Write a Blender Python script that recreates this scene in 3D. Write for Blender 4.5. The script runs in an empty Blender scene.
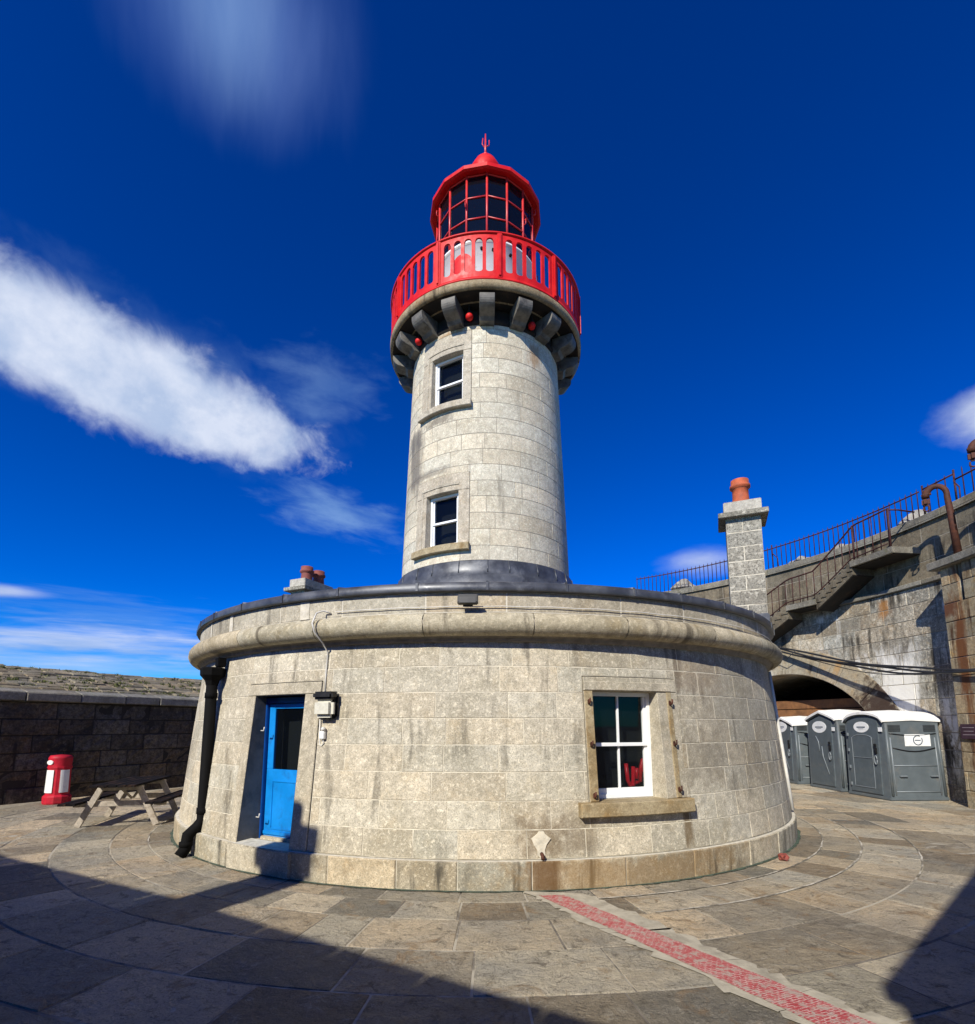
import bpy, bmesh, math, random
from mathutils import Vector, Matrix
random.seed(11)
R_ = math.radians
sc = bpy.context.scene
# ------------------------------------------------------------------ camera
AX = 12.305                       # tower axis stands at (0, AX)
PITCH = 7.75
cd = bpy.data.cameras.new('camera'); cam = bpy.data.objects.new('camera', cd)
sc.collection.objects.link(cam); sc.camera = cam
cam.location = (0, 0, 1.84); cam.rotation_euler = (R_(90 + PITCH), 0, 0)
cd.sensor_fit = 'HORIZONTAL'; cd.sensor_width = 36
cd.lens = 36 * 524 / 975
cd.shift_x = (487.5 - 485.5) / 975
cd.shift_y = (655 - 512) / 975
cd.clip_start = .05; cd.clip_end = 6000
sc.render.resolution_x = 975; sc.render.resolution_y = 1024
# ------------------------------------------------------------------ light
SUN_AZ, SUN_EL = 28.0, 36.0       # the sun stands behind the camera, 28 deg to its left
to_sun = Vector((-math.sin(R_(SUN_AZ)) * math.cos(R_(SUN_EL)), -math.cos(R_(SUN_AZ)) * math.cos(R_(SUN_EL)), math.sin(R_(SUN_EL))))
sd = bpy.data.lights.new('sun', 'SUN'); sun = bpy.data.objects.new('sun', sd)
sc.collection.objects.link(sun)
sd.energy = 5.0; sd.angle = R_(.53); sd.color = (1, .945, .835)
sun.rotation_euler = to_sun.to_track_quat('Z', 'Y').to_euler()
sun.location = (-10, -20, 30)
sc.view_settings.view_transform = 'Standard'; sc.view_settings.look = 'None'
sc.view_settings.exposure = 0.24; sc.view_settings.gamma = 1
w = bpy.data.worlds.new('World'); sc.world = w; w.use_nodes = True
nt = w.node_tree; N = nt.nodes; L = nt.links
for n in list(N): N.remove(n)
out = N.new('ShaderNodeOutputWorld'); bg = N.new('ShaderNodeBackground')
L.new(bg.outputs[0], out.inputs[0]); bg.inputs[1].default_value = .045
sky = N.new('ShaderNodeTexSky'); sky.sky_type = 'NISHITA'; sky.sun_disc = False
sky.sun_elevation = R_(SUN_EL); sky.sun_rotation = math.atan2(to_sun.x, to_sun.y)
sky.air_density = .8; sky.dust_density = .1; sky.ozone_density = 4.0
hs = N.new('ShaderNodeHueSaturation'); hs.inputs['Saturation'].default_value = 1.45
hs.inputs['Hue'].default_value = .505
L.new(sky.outputs[0], hs.inputs['Color'])
tc = N.new('ShaderNodeTexCoord')
def vm(op, a, b):
    n = N.new('ShaderNodeVectorMath'); n.operation = op
    for i, x in enumerate((a, b)):
        if isinstance(x, (tuple, list, Vector)): n.inputs[i].default_value = tuple(x)
        elif x is not None: L.new(x, n.inputs[i])
    return n.outputs['Value'] if op == 'DOT_PRODUCT' else n.outputs[0]
def mm(op, a, b=0.0, c=0.0, clamp=False):
    n = N.new('ShaderNodeMath'); n.operation = op; n.use_clamp = clamp
    for i, x in enumerate((a, b, c)):
        if isinstance(x, (int, float)): n.inputs[i].default_value = x
        else: L.new(x, n.inputs[i])
    return n.outputs[0]
mxs = N.new('ShaderNodeMix'); mxs.data_type = 'RGBA'; mxs.blend_type = 'MULTIPLY'; mxs.inputs[0].default_value = 1
gm = N.new('ShaderNodeGamma'); gm.inputs[1].default_value = 1.22; L.new(hs.outputs[0], gm.inputs[0])
L.new(gm.outputs[0], mxs.inputs[6]); mxs.inputs[7].default_value = (.32, 1.56, 2.10, 1)
col = mxs.outputs[2]
# clouds live in the sky by their direction: (centre, long axis, half length, half width, fluff, streak, opacity, colour, detail)
def cloud(C, A, a, b, rag, sx, sy, op, colr, seed, det=6, soft=.55, dis=.25):
    global col
    C = Vector(C).normalized(); A = (Vector(A) - C * Vector(A).dot(C)).normalized(); B = C.cross(A)
    wd = mm('MAXIMUM', vm('DOT_PRODUCT', tc.outputs['Generated'], C), .02)
    x = mm('DIVIDE', vm('DOT_PRODUCT', tc.outputs['Generated'], A), wd)
    y = mm('DIVIDE', vm('DOT_PRODUCT', tc.outputs['Generated'], B), wd)
    cb = N.new('ShaderNodeCombineXYZ')
    L.new(mm('MULTIPLY', x, sx), cb.inputs[0]); L.new(mm('MULTIPLY', y, sy), cb.inputs[1]); cb.inputs[2].default_value = seed
    nz = N.new('ShaderNodeTexNoise'); nz.inputs['Scale'].default_value = 1; nz.inputs['Detail'].default_value = det
    nz.inputs['Roughness'].default_value = .58; nz.inputs['Distortion'].default_value = dis
    L.new(cb.outputs[0], nz.inputs['Vector'])
    ex = mm('DIVIDE', x, a); ey = mm('DIVIDE', y, b)
    d = mm('SQRT', mm('ADD', mm('MULTIPLY', ex, ex), mm('MULTIPLY', ey, ey)))
    d = mm('ADD', d, mm('MULTIPLY', mm('SUBTRACT', nz.outputs[0], .5), rag))
    m = N.new('ShaderNodeMapRange'); m.interpolation_type = 'SMOOTHSTEP'
    m.inputs['From Min'].default_value = 1.05; m.inputs['From Max'].default_value = 1.05 - soft
    L.new(d, m.inputs['Value'])
    f = mm('MULTIPLY', m.outputs[0], op)
    f = mm('MULTIPLY', f, mm('GREATER_THAN', vm('DOT_PRODUCT', tc.outputs['Generated'], C), .05), clamp=True)
    mx = N.new('ShaderNodeMix'); mx.data_type = 'RGBA'
    cm = N.new('ShaderNodeMix'); cm.data_type = 'RGBA'
    n2 = N.new('ShaderNodeTexNoise'); n2.inputs['Scale'].default_value = .55; n2.inputs['Detail'].default_value = 7; n2.inputs['Roughness'].default_value = .6
    L.new(cb.outputs[0], n2.inputs['Vector'])
    r2 = N.new('ShaderNodeMapRange'); r2.inputs['From Min'].default_value = .38; r2.inputs['From Max'].default_value = .62; L.new(n2.outputs[0], r2.inputs['Value'])
    L.new(r2.outputs[0], cm.inputs[0]); cm.inputs[6].default_value = (*[x * k for x, k in zip(colr, (.58, .68, .82))], 1); cm.inputs[7].default_value = (*colr, 1)
    L.new(f, mx.inputs[0]); L.new(col, mx.inputs[6]); L.new(cm.outputs[2], mx.inputs[7])
    col = mx.outputs[2]
K = .90 / .045
cw = (.70 * K, .76 * K, .90 * K); cg = (.30 * K, .50 * K, .80 * K); cs = (.24 * K, .38 * K, .80 * K)
cloud((-.289, .498, .818), (-.321, .755, -.573), .135, .165, .6, 3.5, 12, .42, cs, 3.1, 4, 1.05)
cloud((-.295, .485, .823), (-.321, .755, -.573), .12, .08, .6, 3.5, 16, .30, cg, 8.1, 4, 1.0)
cloud((-.51, .689, .514), (.777, .626, -.067), .34, .105, 1.2, 12, 14, .16, cg, 4.4, 8, .8)
cloud((-.582, .630, .512), (.70, .70, -.14), .25, .083, .95, 15, 15, .92, cw, 5.7, 12, .55, .35)
cloud((-.50, .708, .498), (.777, .626, -.10), .24, .083, 1.0, 16, 16, .88, cw, 5.9, 12, .55, .35)
cloud((-.425, .768, .478), (.863, .502, -.06), .185, .066, 1.2, 22, 22, .8, cw, 15.2, 12, .6, .4)
cloud((.685, .62, .396), (-.754, .615, .231), .10, .045, .9, 14, 18, .85, cw, 6.3, 7, .8)
cloud((-.69, .70, .187), (.742, .659, .05), .085, .012, .8, 7, 30, .75, cw, 7.9, 5, 1.0)
cloud((-.60, .79, .125), (.792, .545, .02), .26, .042, 2.3, 7, 60, .70, cw, 9.2, 7, 1.1)
cloud((-.63, .771, .085), (.776, .626, .01), .34, .028, 1.6, 5, 60, .42, cw, 11.2, 7, 1.1)
cloud((-.571, .801, .17), (.815, .579, .006), .20, .035, 2.4, 8, 80, .28, cg, 2.2, 7, 1.1)
cloud((-.251, .893, .374), (.943, .313, -.116), .15, .045, 1.9, 12, 34, .55, cg, 12.4, 8, 1.1)
cloud((-.263, .79, .554), (.944, .329, -.021), .11, .07, 1.9, 13, 26, .26, cg, 14.2, 8, 1.1)
cloud((.374, .883, .284), (.927, -.356, -.05), .075, .032, .9, 10, 26, .65, cw, 16.4, 6, 1.1)
L.new(col, bg.inputs[0])

# ------------------------------------------------------------------ helpers
COL = sc.collection
def tag(o, label=None, cat=None, group=None, kind=None):
    if label: o['label'] = label
    if cat: o['category'] = cat
    if group: o['group'] = group
    if kind: o['kind'] = kind
    return o
def empty(name, loc=(0, 0, 0), rz=0):
    o = bpy.data.objects.new(name, None); COL.objects.link(o)
    o.location = loc; o.rotation_euler = (0, 0, rz); o.empty_display_size = .3
    return o
def link(name, bm, mat, parent=None, world=False, smooth=False):
    """one mesh object; world=True: coordinates are world ones although the parent stands elsewhere (unrotated)"""
    me = bpy.data.meshes.new(name); bmesh.ops.recalc_face_normals(bm, faces=bm.faces) if not getattr(link, 'keep', False) else None
    bm.to_mesh(me); bm.free()
    if smooth:
        for p in me.polygons: p.use_smooth = True
    o = bpy.data.objects.new(name, me); COL.objects.link(o)
    for m in (mat if isinstance(mat, (list, tuple)) else [mat]): me.materials.append(m)
    if 'tint' not in me.attributes:
        ca = me.attributes.new('tint', 'FLOAT_COLOR', 'POINT'); ca.data.foreach_set('color', [1.0] * (4 * len(me.vertices)))
    if parent:
        o.parent = parent
        if world: o.location = -Vector(parent.location)
    return o
def nb(): return bmesh.new()
def box(bm, c, s, rot=None, mi=0, bev=0.0):
    r = bmesh.ops.create_cube(bm, size=1)
    M = Matrix.Translation(c) @ (rot.to_4x4() if rot else Matrix()) @ Matrix.Diagonal((*s, 1))
    bmesh.ops.transform(bm, matrix=M, verts=r['verts'])
    fs = list({f for v in r['verts'] for f in v.link_faces})
    for f in fs: f.material_index = mi
    if bev:
        es = list({e for v in r['verts'] for e in v.link_edges})
        b = bmesh.ops.bevel(bm, geom=es, offset=bev, segments=2, affect='EDGES')
        for f in b['faces']: f.material_index = mi
def tube(bm, pts, r, seg=8, cap=True, mi=0, smooth=True):
    pts = [Vector(p) for p in pts]; rings = []
    rr = r if isinstance(r, (list, tuple)) else [r] * len(pts)
    up = Vector((0, 0, 1)); prev = None
    for i, p in enumerate(pts):
        t = (pts[min(i + 1, len(pts) - 1)] - pts[max(i - 1, 0)]).normalized()
        if prev is None:
            a = t.cross(up) if abs(t.dot(up)) < .95 else t.cross(Vector((1, 0, 0)))
        else: a = prev - t * prev.dot(t)
        a.normalize(); prev = a; b = t.cross(a)
        rings.append([bm.verts.new(p + (a * math.cos(k * 2 * math.pi / seg) + b * math.sin(k * 2 * math.pi / seg)) * rr[i]) for k in range(seg)])
    for i in range(len(rings) - 1):
        for k in range(seg):
            f = bm.faces.new((rings[i][k], rings[i][(k + 1) % seg], rings[i + 1][(k + 1) % seg], rings[i + 1][k])); f.material_index = mi; f.smooth = smooth
    if cap:
        f = bm.faces.new(rings[0][::-1]); f.material_index = mi
        f = bm.faces.new(rings[-1]); f.material_index = mi
def lathe(bm, prof, c=(0, 0), seg=96, a0=0, a1=360, smooth=True, mi=0, close=False):
    """prof: (r,z) list round the vertical through c; angle measured from +y towards +x; phi given in degrees"""
    full = abs(a1 - a0) >= 359.9
    n = seg if full else seg + 1; rings = []
    for (r, z) in prof:
        ring = []
        for k in range(n):
            a = R_(a0 + (a1 - a0) * k / seg)
            ring.append(bm.verts.new((c[0] + r * math.sin(a), c[1] + r * math.cos(a), z)))
        rings.append(ring)
    m = len(prof)
    for i in range(m if close else m - 1):
        A = rings[i]; B = rings[(i + 1) % m]
        for k in range(seg):
            k2 = (k + 1) % n
            f = bm.faces.new((A[k], A[k2], B[k2], B[k])); f.smooth = smooth; f.material_index = mi
    if close and not full:
        bm.faces.new([r[0] for r in rings]); bm.faces.new([r[-1] for r in rings][::-1])
def cyl(phi, r, z, c=(0, AX)):
    """phi in degrees, 0 = facing the camera, positive to the right"""
    a = R_(phi); return Vector((c[0] + r * math.sin(a), c[1] - r * math.cos(a), z))
def frame(phi, r, z, c=(0, AX)):
    """matrix: local x = tangent to the right, y = inwards to the axis, z up"""
    p = cyl(phi, r, z, c); a = R_(phi)
    M = Matrix(((math.cos(a), -math.sin(a), 0, p.x), (math.sin(a), math.cos(a), 0, p.y), (0, 0, 1, p.z), (0, 0, 0, 1)))
    return M
def xf(bm, M): bmesh.ops.transform(bm, matrix=M, verts=bm.verts)

# ------------------------------------------------------------------ materials
def mat(name):
    m = bpy.data.materials.new(name); m.use_nodes = True
    t = m.node_tree; b = t.nodes['Principled BSDF']
    return m, t, b
class NT:
    def __init__(s, t): s.t = t
    def n(s, typ, **k):
        n = s.t.nodes.new(typ)
        for a, v in k.items(): setattr(n, a, v)
        return n
    def put(s, sock, v):
        if hasattr(v, 'is_output') or isinstance(v, bpy.types.NodeSocket): s.t.links.new(v, sock)
        else:
            if sock.type == 'RGBA' and len(v) == 3: v = (*v, 1)
            sock.default_value = v
    def noise(s, vec, scale, det=4, rough=.55, dist=0, dim='3D'):
        n = s.n('ShaderNodeTexNoise'); n.noise_dimensions = dim
        s.put(n.inputs['Scale'], scale); s.put(n.inputs['Detail'], det); s.put(n.inputs['Roughness'], rough); s.put(n.inputs['Distortion'], dist)
        if vec is not None: s.put(n.inputs['Vector'], vec)
        return n.outputs['Fac']
    def ramp(s, f, a, b, lo=0.0, hi=1.0):
        n = s.n('ShaderNodeMapRange'); n.interpolation_type = 'SMOOTHSTEP'
        s.put(n.inputs['Value'], f); n.inputs['From Min'].default_value = a; n.inputs['From Max'].default_value = b
        n.inputs['To Min'].default_value = lo; n.inputs['To Max'].default_value = hi
        return n.outputs[0]
    def math(s, op, a, b=0.0, clamp=False):
        n = s.n('ShaderNodeMath', operation=op, use_clamp=clamp); s.put(n.inputs[0], a); s.put(n.inputs[1], b); return n.outputs[0]
    def mix(s, f, a, b, mode='MIX'):
        n = s.n('ShaderNodeMix', data_type='RGBA', blend_type=mode); s.put(n.inputs[0], f); s.put(n.inputs[6], a); s.put(n.inputs[7], b); return n.outputs[2]
    def map(s, vec, scale=(1, 1, 1), loc=(0, 0, 0)):
        n = s.n('ShaderNodeMapping'); s.put(n.inputs['Vector'], vec); n.inputs['Scale'].default_value = scale; n.inputs['Location'].default_value = loc; return n.outputs[0]
    def bump(s, h, strength=.3, dist=.01, normal=None):
        n = s.n('ShaderNodeBump'); s.put(n.inputs['Height'], h); n.inputs['Strength'].default_value = strength; n.inputs['Distance'].default_value = dist
        if normal is not None: s.put(n.inputs['Normal'], normal)
        return n.outputs[0]
def stone(name, base, dark, warm, speck=.5, streak=.5, warmth=.4, rough=.85, bump=.35, lichen=0.0, spots=(), tintamt=1.0, speck_scale=55, streakcol=(.05, .045, .035), coarse=1.0, white=0.0, sl=.54):
    m, t, b = mat(name); q = NT(t)
    obj = q.n('ShaderNodeTexCoord').outputs['Object']; uv = q.n('ShaderNodeUVMap').outputs[0]
    tint = q.n('ShaderNodeAttribute', attribute_name='tint').outputs['Color']
    big = q.noise(obj, 1.1, 4, .6, .4)
    c = q.mix(q.ramp(big, .42, .68), base, dark)
    med = q.noise(obj, 3.7, 5, .65, .3)
    c = q.mix(q.math('MULTIPLY', q.ramp(med, .48, .72), warmth), c, warm)
    c = q.mix(tintamt, c, tint, 'MULTIPLY')
    sp = q.noise(obj, speck_scale, 2, .8)
    sp2 = q.noise(obj, speck_scale * .42, 3, .7)
    c = q.mix(q.math('MULTIPLY', q.ramp(sp, .50, .60), speck), c, tuple(x * .22 for x in base), 'MIX')
    c = q.mix(q.math('MULTIPLY', q.ramp(sp2, .53, .64), speck * .9), c, tuple(min(1, x * 1.6) for x in base))
    mot = q.noise(obj, 9, 6, .75, .2)
    c = q.mix(q.ramp(mot, .35, .72, 0, .55 * coarse), c, tuple(x * .45 for x in dark))
    # drip streaks run down the wall: long in v, short in u
    st = q.noise(q.map(uv, (2.1, .22, 1)), 2.2, 5, .62, .3)
    st2 = q.noise(q.map(uv, (.35, .5, 1), (7, 3, 0)), 1.6, 3, .5)
    sm = q.math('MULTIPLY', q.ramp(st, sl, sl + .16), q.ramp(st2, .40, .56))
    c = q.mix(q.math('MULTIPLY', sm, streak), c, streakcol)
    if white:
        wm = q.noise(q.map(uv, (1.6, .35, 1), (3, 9, 0)), 2.6, 6, .7, .5)
        wm2 = q.noise(q.map(uv, (.3, .4, 1), (1, 2, 0)), 1.3, 3, .5)
        c = q.mix(q.math('MULTIPLY', q.math('MULTIPLY', q.ramp(wm, .5, .6), q.ramp(wm2, .5, .6)), white), c, (.72, .70, .64))
    if lichen:
        li = q.noise(obj, 2.3, 6, .75, .6)
        c = q.mix(q.math('MULTIPLY', q.ramp(li, .56, .66), lichen), c, (.10, .105, .035))
    # single stains with a place of their own: (u, v, half width, half height, colour, strength, grain)
    sep = q.n('ShaderNodeSeparateXYZ'); q.put(sep.inputs[0], uv)
    for (su, sv, wu, wv, cc, amt) in spots:
        dx = q.math('ABSOLUTE', q.math('DIVIDE', q.math('SUBTRACT', sep.outputs[0], su), wu))
        dy = q.math('ABSOLUTE', q.math('DIVIDE', q.math('SUBTRACT', sep.outputs[1], sv), wv))
        d = q.math('MAXIMUM', dx, dy)
        n_ = q.noise(q.map(uv, (9 if wu < .2 else 4, .8 if wv > wu else 3, 1)), 1.5, 5, .7, .3)
        d = q.math('ADD', d, q.math('MULTIPLY', q.math('SUBTRACT', n_, .5), 1.8))
        c = q.mix(q.math('MULTIPLY', q.ramp(d, 1.0, .35), amt), c, cc)
    q.put(b.inputs['Base Color'], c)
    q.put(b.inputs['Roughness'], q.ramp(mot, .3, .7, rough - .12, rough + .08)); b.inputs['Specular IOR Level'].default_value = .3
    h = q.math('ADD', q.math('MULTIPLY', sp, .5), q.math('ADD', q.math('MULTIPLY', sp2, .7), q.math('MULTIPLY', mot, 1.6 * coarse)))
    q.put(b.inputs['Normal'], q.bump(h, bump, .012))
    return m
def plain(name, colr, rough=.5, metal=0, var=.12, scale=6, bump=0.0, spec=.5, dirt=None, dirtamt=0.0, dscale=3, dlo=.5, dhi=.7):
    m, t, b = mat(name); q = NT(t)
    obj = q.n('ShaderNodeTexCoord').outputs['Object']
    n1 = q.noise(obj, scale, 5, .6)
    c = q.mix(q.ramp(n1, .3, .7), tuple(x * (1 - var) for x in colr), tuple(min(1, x * (1 + var)) for x in colr))
    if dirt is not None:
        n2 = q.noise(obj, dscale, 6, .7, .4)
        c = q.mix(q.math('MULTIPLY', q.ramp(n2, dlo, dhi), dirtamt), c, dirt)
    q.put(b.inputs['Base Color'], c); b.inputs['Metallic'].default_value = metal
    q.put(b.inputs['Roughness'], q.ramp(n1, .25, .75, max(.02, rough - .08), min(1, rough + .1)))
    b.inputs['Specular IOR Level'].default_value = spec
    if bump: q.put(b.inputs['Normal'], q.bump(q.noise(obj, scale * 6, 4, .6), bump, .01))
    return m
RUST = (.22, .075, .02); BROWN = (.13, .08, .03); BLK = (.02, .018, .015)
rb = lambda z: 6.06 - (z - .44) * .085          # battered radius of the round building
rt = lambda z: 2.0 - (z - 5.2) * .034           # tapered radius of the tower
um = lambda phi: R_(phi) * 6.0                  # arc length on the round building
M_BASE = stone('granite_wall', (.63, .57, .44), (.49, .44, .325), (.54, .44, .28), .5, .55, .5, speck_scale=62, sl=.5,
    spots=[(um(25.0), .62, .10, .45, BROWN, .75), (um(27.5), 1.45, .9, .5, (.16, .12, .07), .35), (um(6.3), .55, .35, .28, (.12, .075, .03), .6), (um(10.5), .6, .25, .3, (.12, .08, .04), .5),
           (um(30), 2.55, .7, .35, (.20, .12, .06), .4), (um(38), 1.9, 1.5, 1.2, (.15, .135, .11), .35)])
M_PLINTH = stone('granite_plinth', (.54, .475, .345), (.40, .34, .23), (.44, .32, .17), .5, .95, .7, speck_scale=62, sl=.5,
    spots=[(um(17), .1, 1.9, .35, (.24, .145, .055), .6), (um(6.3), .15, .25, .3, (.12, .06, .02), .8)])
M_TOWER = stone('granite_tower', (.70, .63, .48), (.58, .51, .375), (.58, .47, .29), .4, .55, .3, streakcol=(.16, .14, .11),
    spots=[(R_(-56) * 1.9, 7.7, .35, 1.0, (.13, .115, .10), .8), (R_(-60) * 1.9, 8.35, .5, .35, (.12, .11, .10), .7), (R_(-34) * 1.9, 8.5, .5, .14, (.12, .10, .08), .7),
           (R_(-25) * 1.85, 10.45, .45, .2, (.30, .17, .07), .8), (R_(38) * 1.85, 10.2, .25, .4, (.34, .19, .08), .7), (R_(-45) * 1.9, 7.3, .9, .12, (.15, .13, .11), .6)])
M_DRESS = stone('granite_dressing', (.53, .475, .36), (.42, .375, .275), (.46, .36, .22), .45, .4, .4, bump=.22, speck_scale=70)
M_TDRESS = stone('granite_tower_dressing', (.54, .48, .37), (.44, .385, .29), (.40, .30, .18), .4, .5, .5, bump=.22)
M_RUSTY = stone('granite_rust_streaked', (.42, .345, .21), (.30, .22, .11), (.30, .18, .06), .35, .8, .85, bump=.25, streakcol=(.10, .06, .02))
M_CORN = stone('granite_cornice', (.56, .49, .34), (.38, .325, .21), (.36, .27, .13), .35, .75, .6, bump=.3, streakcol=(.07, .055, .035))
M_PARA = stone('granite_parapet', (.56, .50, .375), (.42, .37, .27), (.36, .27, .15), .35, .5, .4, bump=.3)
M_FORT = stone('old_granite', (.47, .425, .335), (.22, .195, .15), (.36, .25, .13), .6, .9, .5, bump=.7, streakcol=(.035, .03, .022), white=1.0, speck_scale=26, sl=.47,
    spots=[(R_(79.3) * 11.7, 2.9, .75, 1.3, (.74, .72, .66), .95), (R_(78) * 11.7, 5.2, .25, .35, (.33, .15, .04), .8), (R_(72) * 11.7, 4.9, 1.0, .3, (.13, .11, .08), .6)])
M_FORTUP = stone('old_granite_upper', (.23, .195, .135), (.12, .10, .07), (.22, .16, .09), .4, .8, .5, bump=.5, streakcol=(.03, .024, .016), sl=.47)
M_ARCH = stone('arch_granite', (.42, .37, .27), (.33, .28, .2), (.46, .30, .12), .3, .9, .6, bump=.3, streakcol=(.05, .035, .02), white=.6,
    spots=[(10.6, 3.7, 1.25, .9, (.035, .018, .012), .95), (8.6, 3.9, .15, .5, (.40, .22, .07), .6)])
M_PIER = stone('stained_pier_granite', (.42, .35, .23), (.30, .23, .13), (.40, .24, .08), .35, .95, .9, bump=.5, streakcol=(.065, .026, .010), speck_scale=26, sl=.47,
    spots=[(R_(91.8) * 11.7, 3.6, .22, 1.8, (.15, .055, .018), .95), (R_(90.6) * 11.7, 4.6, .3, .25, (.12, .04, .015), .9), (R_(92.6) * 11.7, 1.2, .25, 1.2, (.20, .09, .03), .8)])
M_DARKWALL = stone('black_weathered_stone', (.115, .098, .072), (.05, .044, .036), (.13, .085, .035), .5, .9, .6, bump=1.0, coarse=1.5, streakcol=(.015, .014, .012), white=.0, speck_scale=24)
M_SLABROOF = stone('mossy_slabs', (.30, .255, .17), (.16, .135, .085), (.30, .22, .11), .4, .4, .5, bump=.6, lichen=.8)
M_COPE = stone('coping_stone', (.27, .25, .20), (.16, .145, .115), (.22, .175, .10), .4, .5, .4, bump=.4, lichen=.35)
M_CHIM = stone('chimney_granite', (.36, .335, .27), (.27, .25, .20), (.33, .29, .21), .75, .25, .2, bump=.4, speck_scale=30)
M_CHCAP = stone('chimney_cap_stone', (.50, .47, .39), (.38, .35, .29), (.42, .37, .28), .25, .3, .2, bump=.2)
M_MORTAR = plain('lime_mortar', (.60, .55, .43), .9, var=.25, scale=9, bump=.3, dirt=(.25, .21, .15), dirtamt=.8, dscale=2)
M_MORTAR_T = plain('tower_mortar', (.26, .23, .18), .9, var=.25, scale=9, bump=.3)
M_MORTAR_W = plain('white_mortar', (.56, .52, .42), .9, var=.15, scale=12, bump=.3, dirt=(.3, .27, .2), dirtamt=.6, dscale=4)
M_MORTAR_D = plain('dark_joint', (.15, .13, .10), .95, var=.3, scale=8, bump=.4, dirt=(.42, .38, .29), dirtamt=.9, dscale=.8, dlo=.46, dhi=.56)
M_RINGM = plain('ring_pointing', (.50, .46, .37), .95, var=.3, scale=14, bump=.4, dirt=(.16, .14, .10), dirtamt=.95, dscale=1.7, dlo=.44, dhi=.58)
M_BLACKJ = plain('black_joint', (.02, .018, .014), .95)
M_REND = plain('render_backing', (.22, .2, .17), .9, var=.2)
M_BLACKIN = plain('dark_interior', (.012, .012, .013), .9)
M_LEAD = plain('lead_sheet', (.075, .08, .09), .42, .35, var=.35, scale=3, bump=.15, dirt=(.17, .175, .18), dirtamt=.7, dscale=4)
M_SOFFIT = plain('shade_toned_soffit', (.014, .012, .010), .9, var=.4, scale=4, bump=.4, dirt=(.07, .04, .02), dirtamt=.6)  # near-black base holds the deep shade of the undersides
M_BRK = plain('bracket_stone', (.13, .12, .10), .6, var=.35, scale=7, bump=.25, dirt=(.035, .03, .025), dirtamt=.85, dscale=5)  # stone toned down so its colour includes shade from the gallery
M_RED = plain('red_gloss_paint', (.60, .010, .010), .50, var=.12, scale=4, bump=.04, spec=.22, dirt=(.40, .04, .03), dirtamt=.45, dscale=3)
def redpaint():
    m, t, b = mat('red_weathered_paint'); q = NT(t); obj = q.n('ShaderNodeTexCoord').outputs['Object']
    c = q.mix(q.ramp(q.noise(obj, 3, 5, .6), .35, .65), (.56, .008, .010), (.66, .018, .016))
    c = q.mix(q.ramp(q.noise(q.map(obj, (9, 9, 1.2)), 1.5, 6, .75, .4), .58, .72, 0, .75), c, (.26, .018, .012))
    c = q.mix(q.ramp(q.noise(obj, 7, 8, .85, .3), .66, .70, 0, .9), c, (.42, .30, .22))
    c = q.mix(q.ramp(q.noise(q.map(obj, (1, 1, 1), (5, 1, 2)), 5, 8, .85, .3), .67, .71, 0, .9), c, (.15, .04, .02))
    q.put(b.inputs['Base Color'], c); q.put(b.inputs['Roughness'], q.ramp(q.noise(obj, 6, 4, .6), .3, .7, .38, .62)); b.inputs['Specular IOR Level'].default_value = .25
    q.put(b.inputs['Normal'], q.bump(q.noise(obj, 14, 6, .7), .15, .01))
    return m
M_RED = redpaint()
M_REDPINK = plain('red_pipe_paint', (.60, .03, .03), .4, var=.1)
M_WHITEPAINT = plain('white_paint', (.80, .79, .76), .45, var=.05, scale=5, dirt=(.45, .36, .26), dirtamt=.5, dscale=6, dlo=.56, dhi=.72)
M_CLEANWHITE = plain('white_sash_paint', (.84, .84, .82), .35, var=.03)
M_BLUE = plain('blue_door_paint', (.003, .215, .62), .40, var=.12, scale=3, bump=.05, dirt=(.01, .10, .30), dirtamt=.5, dscale=5)
M_BLUED = plain('blue_frame_paint', (.0, .045, .22), .35, var=.1)
M_IRON = plain('black_cast_iron', (.004, .004, .004), .8, 0, var=.3, spec=.12)
M_RUSTI = plain('rusty_iron', (.085, .028, .014), .75, .2, var=.4, scale=9, bump=.5, dirt=(.05, .018, .012), dirtamt=.8, dscale=8)
M_RAILR = plain('rusty_railing', (.055, .018, .016), .65, .3, var=.4, scale=14, dirt=(.16, .045, .02), dirtamt=.6, dscale=5)
M_TERRA = plain('terracotta', (.42, .095, .035), .75, var=.22, scale=8, bump=.2, dirt=(.20, .04, .02), dirtamt=.6)
M_TERRA2 = plain('sooty_terracotta', (.20, .055, .04), .75, var=.25, scale=8, bump=.2)
M_PLGREY = plain('grey_moulded_plastic', (.105, .125, .135), .42, var=.08, scale=5, spec=.4, dirt=(.17, .165, .15), dirtamt=.5)
M_PLDOOR = plain('grey_door_plastic', (.085, .105, .116), .42, var=.10, scale=5, spec=.4, dirt=(.15, .15, .14), dirtamt=.4, dscale=4)
M_VENT = plain('dark_grey_vent', (.045, .052, .056), .5)
M_PLLITE = plain('pale_grey_trim', (.20, .225, .24), .4, var=.08)
M_PLROOF = plain('white_translucent_roof', (.84, .83, .78), .5, var=.04, dirt=(.55, .50, .40), dirtamt=.5, dscale=4)
M_SIGN = plain('white_sign_face', (.80, .81, .79), .4, var=.03, dirt=(.5, .47, .42), dirtamt=.4, dscale=7)
M_INK = plain('dark_blue_ink', (.02, .045, .08), .5)
M_BLACKP = plain('black_plastic', (.008, .008, .009), .45)
M_LENS = plain('milky_diffuser', (.62, .60, .50), .3, var=.08, scale=12, spec=.5)
M_WOODG = plain('weathered_grey_wood', (.40, .35, .28), .8, var=.25, scale=14, bump=.4, dirt=(.16, .12, .08), dirtamt=.6, dscale=7)
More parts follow.
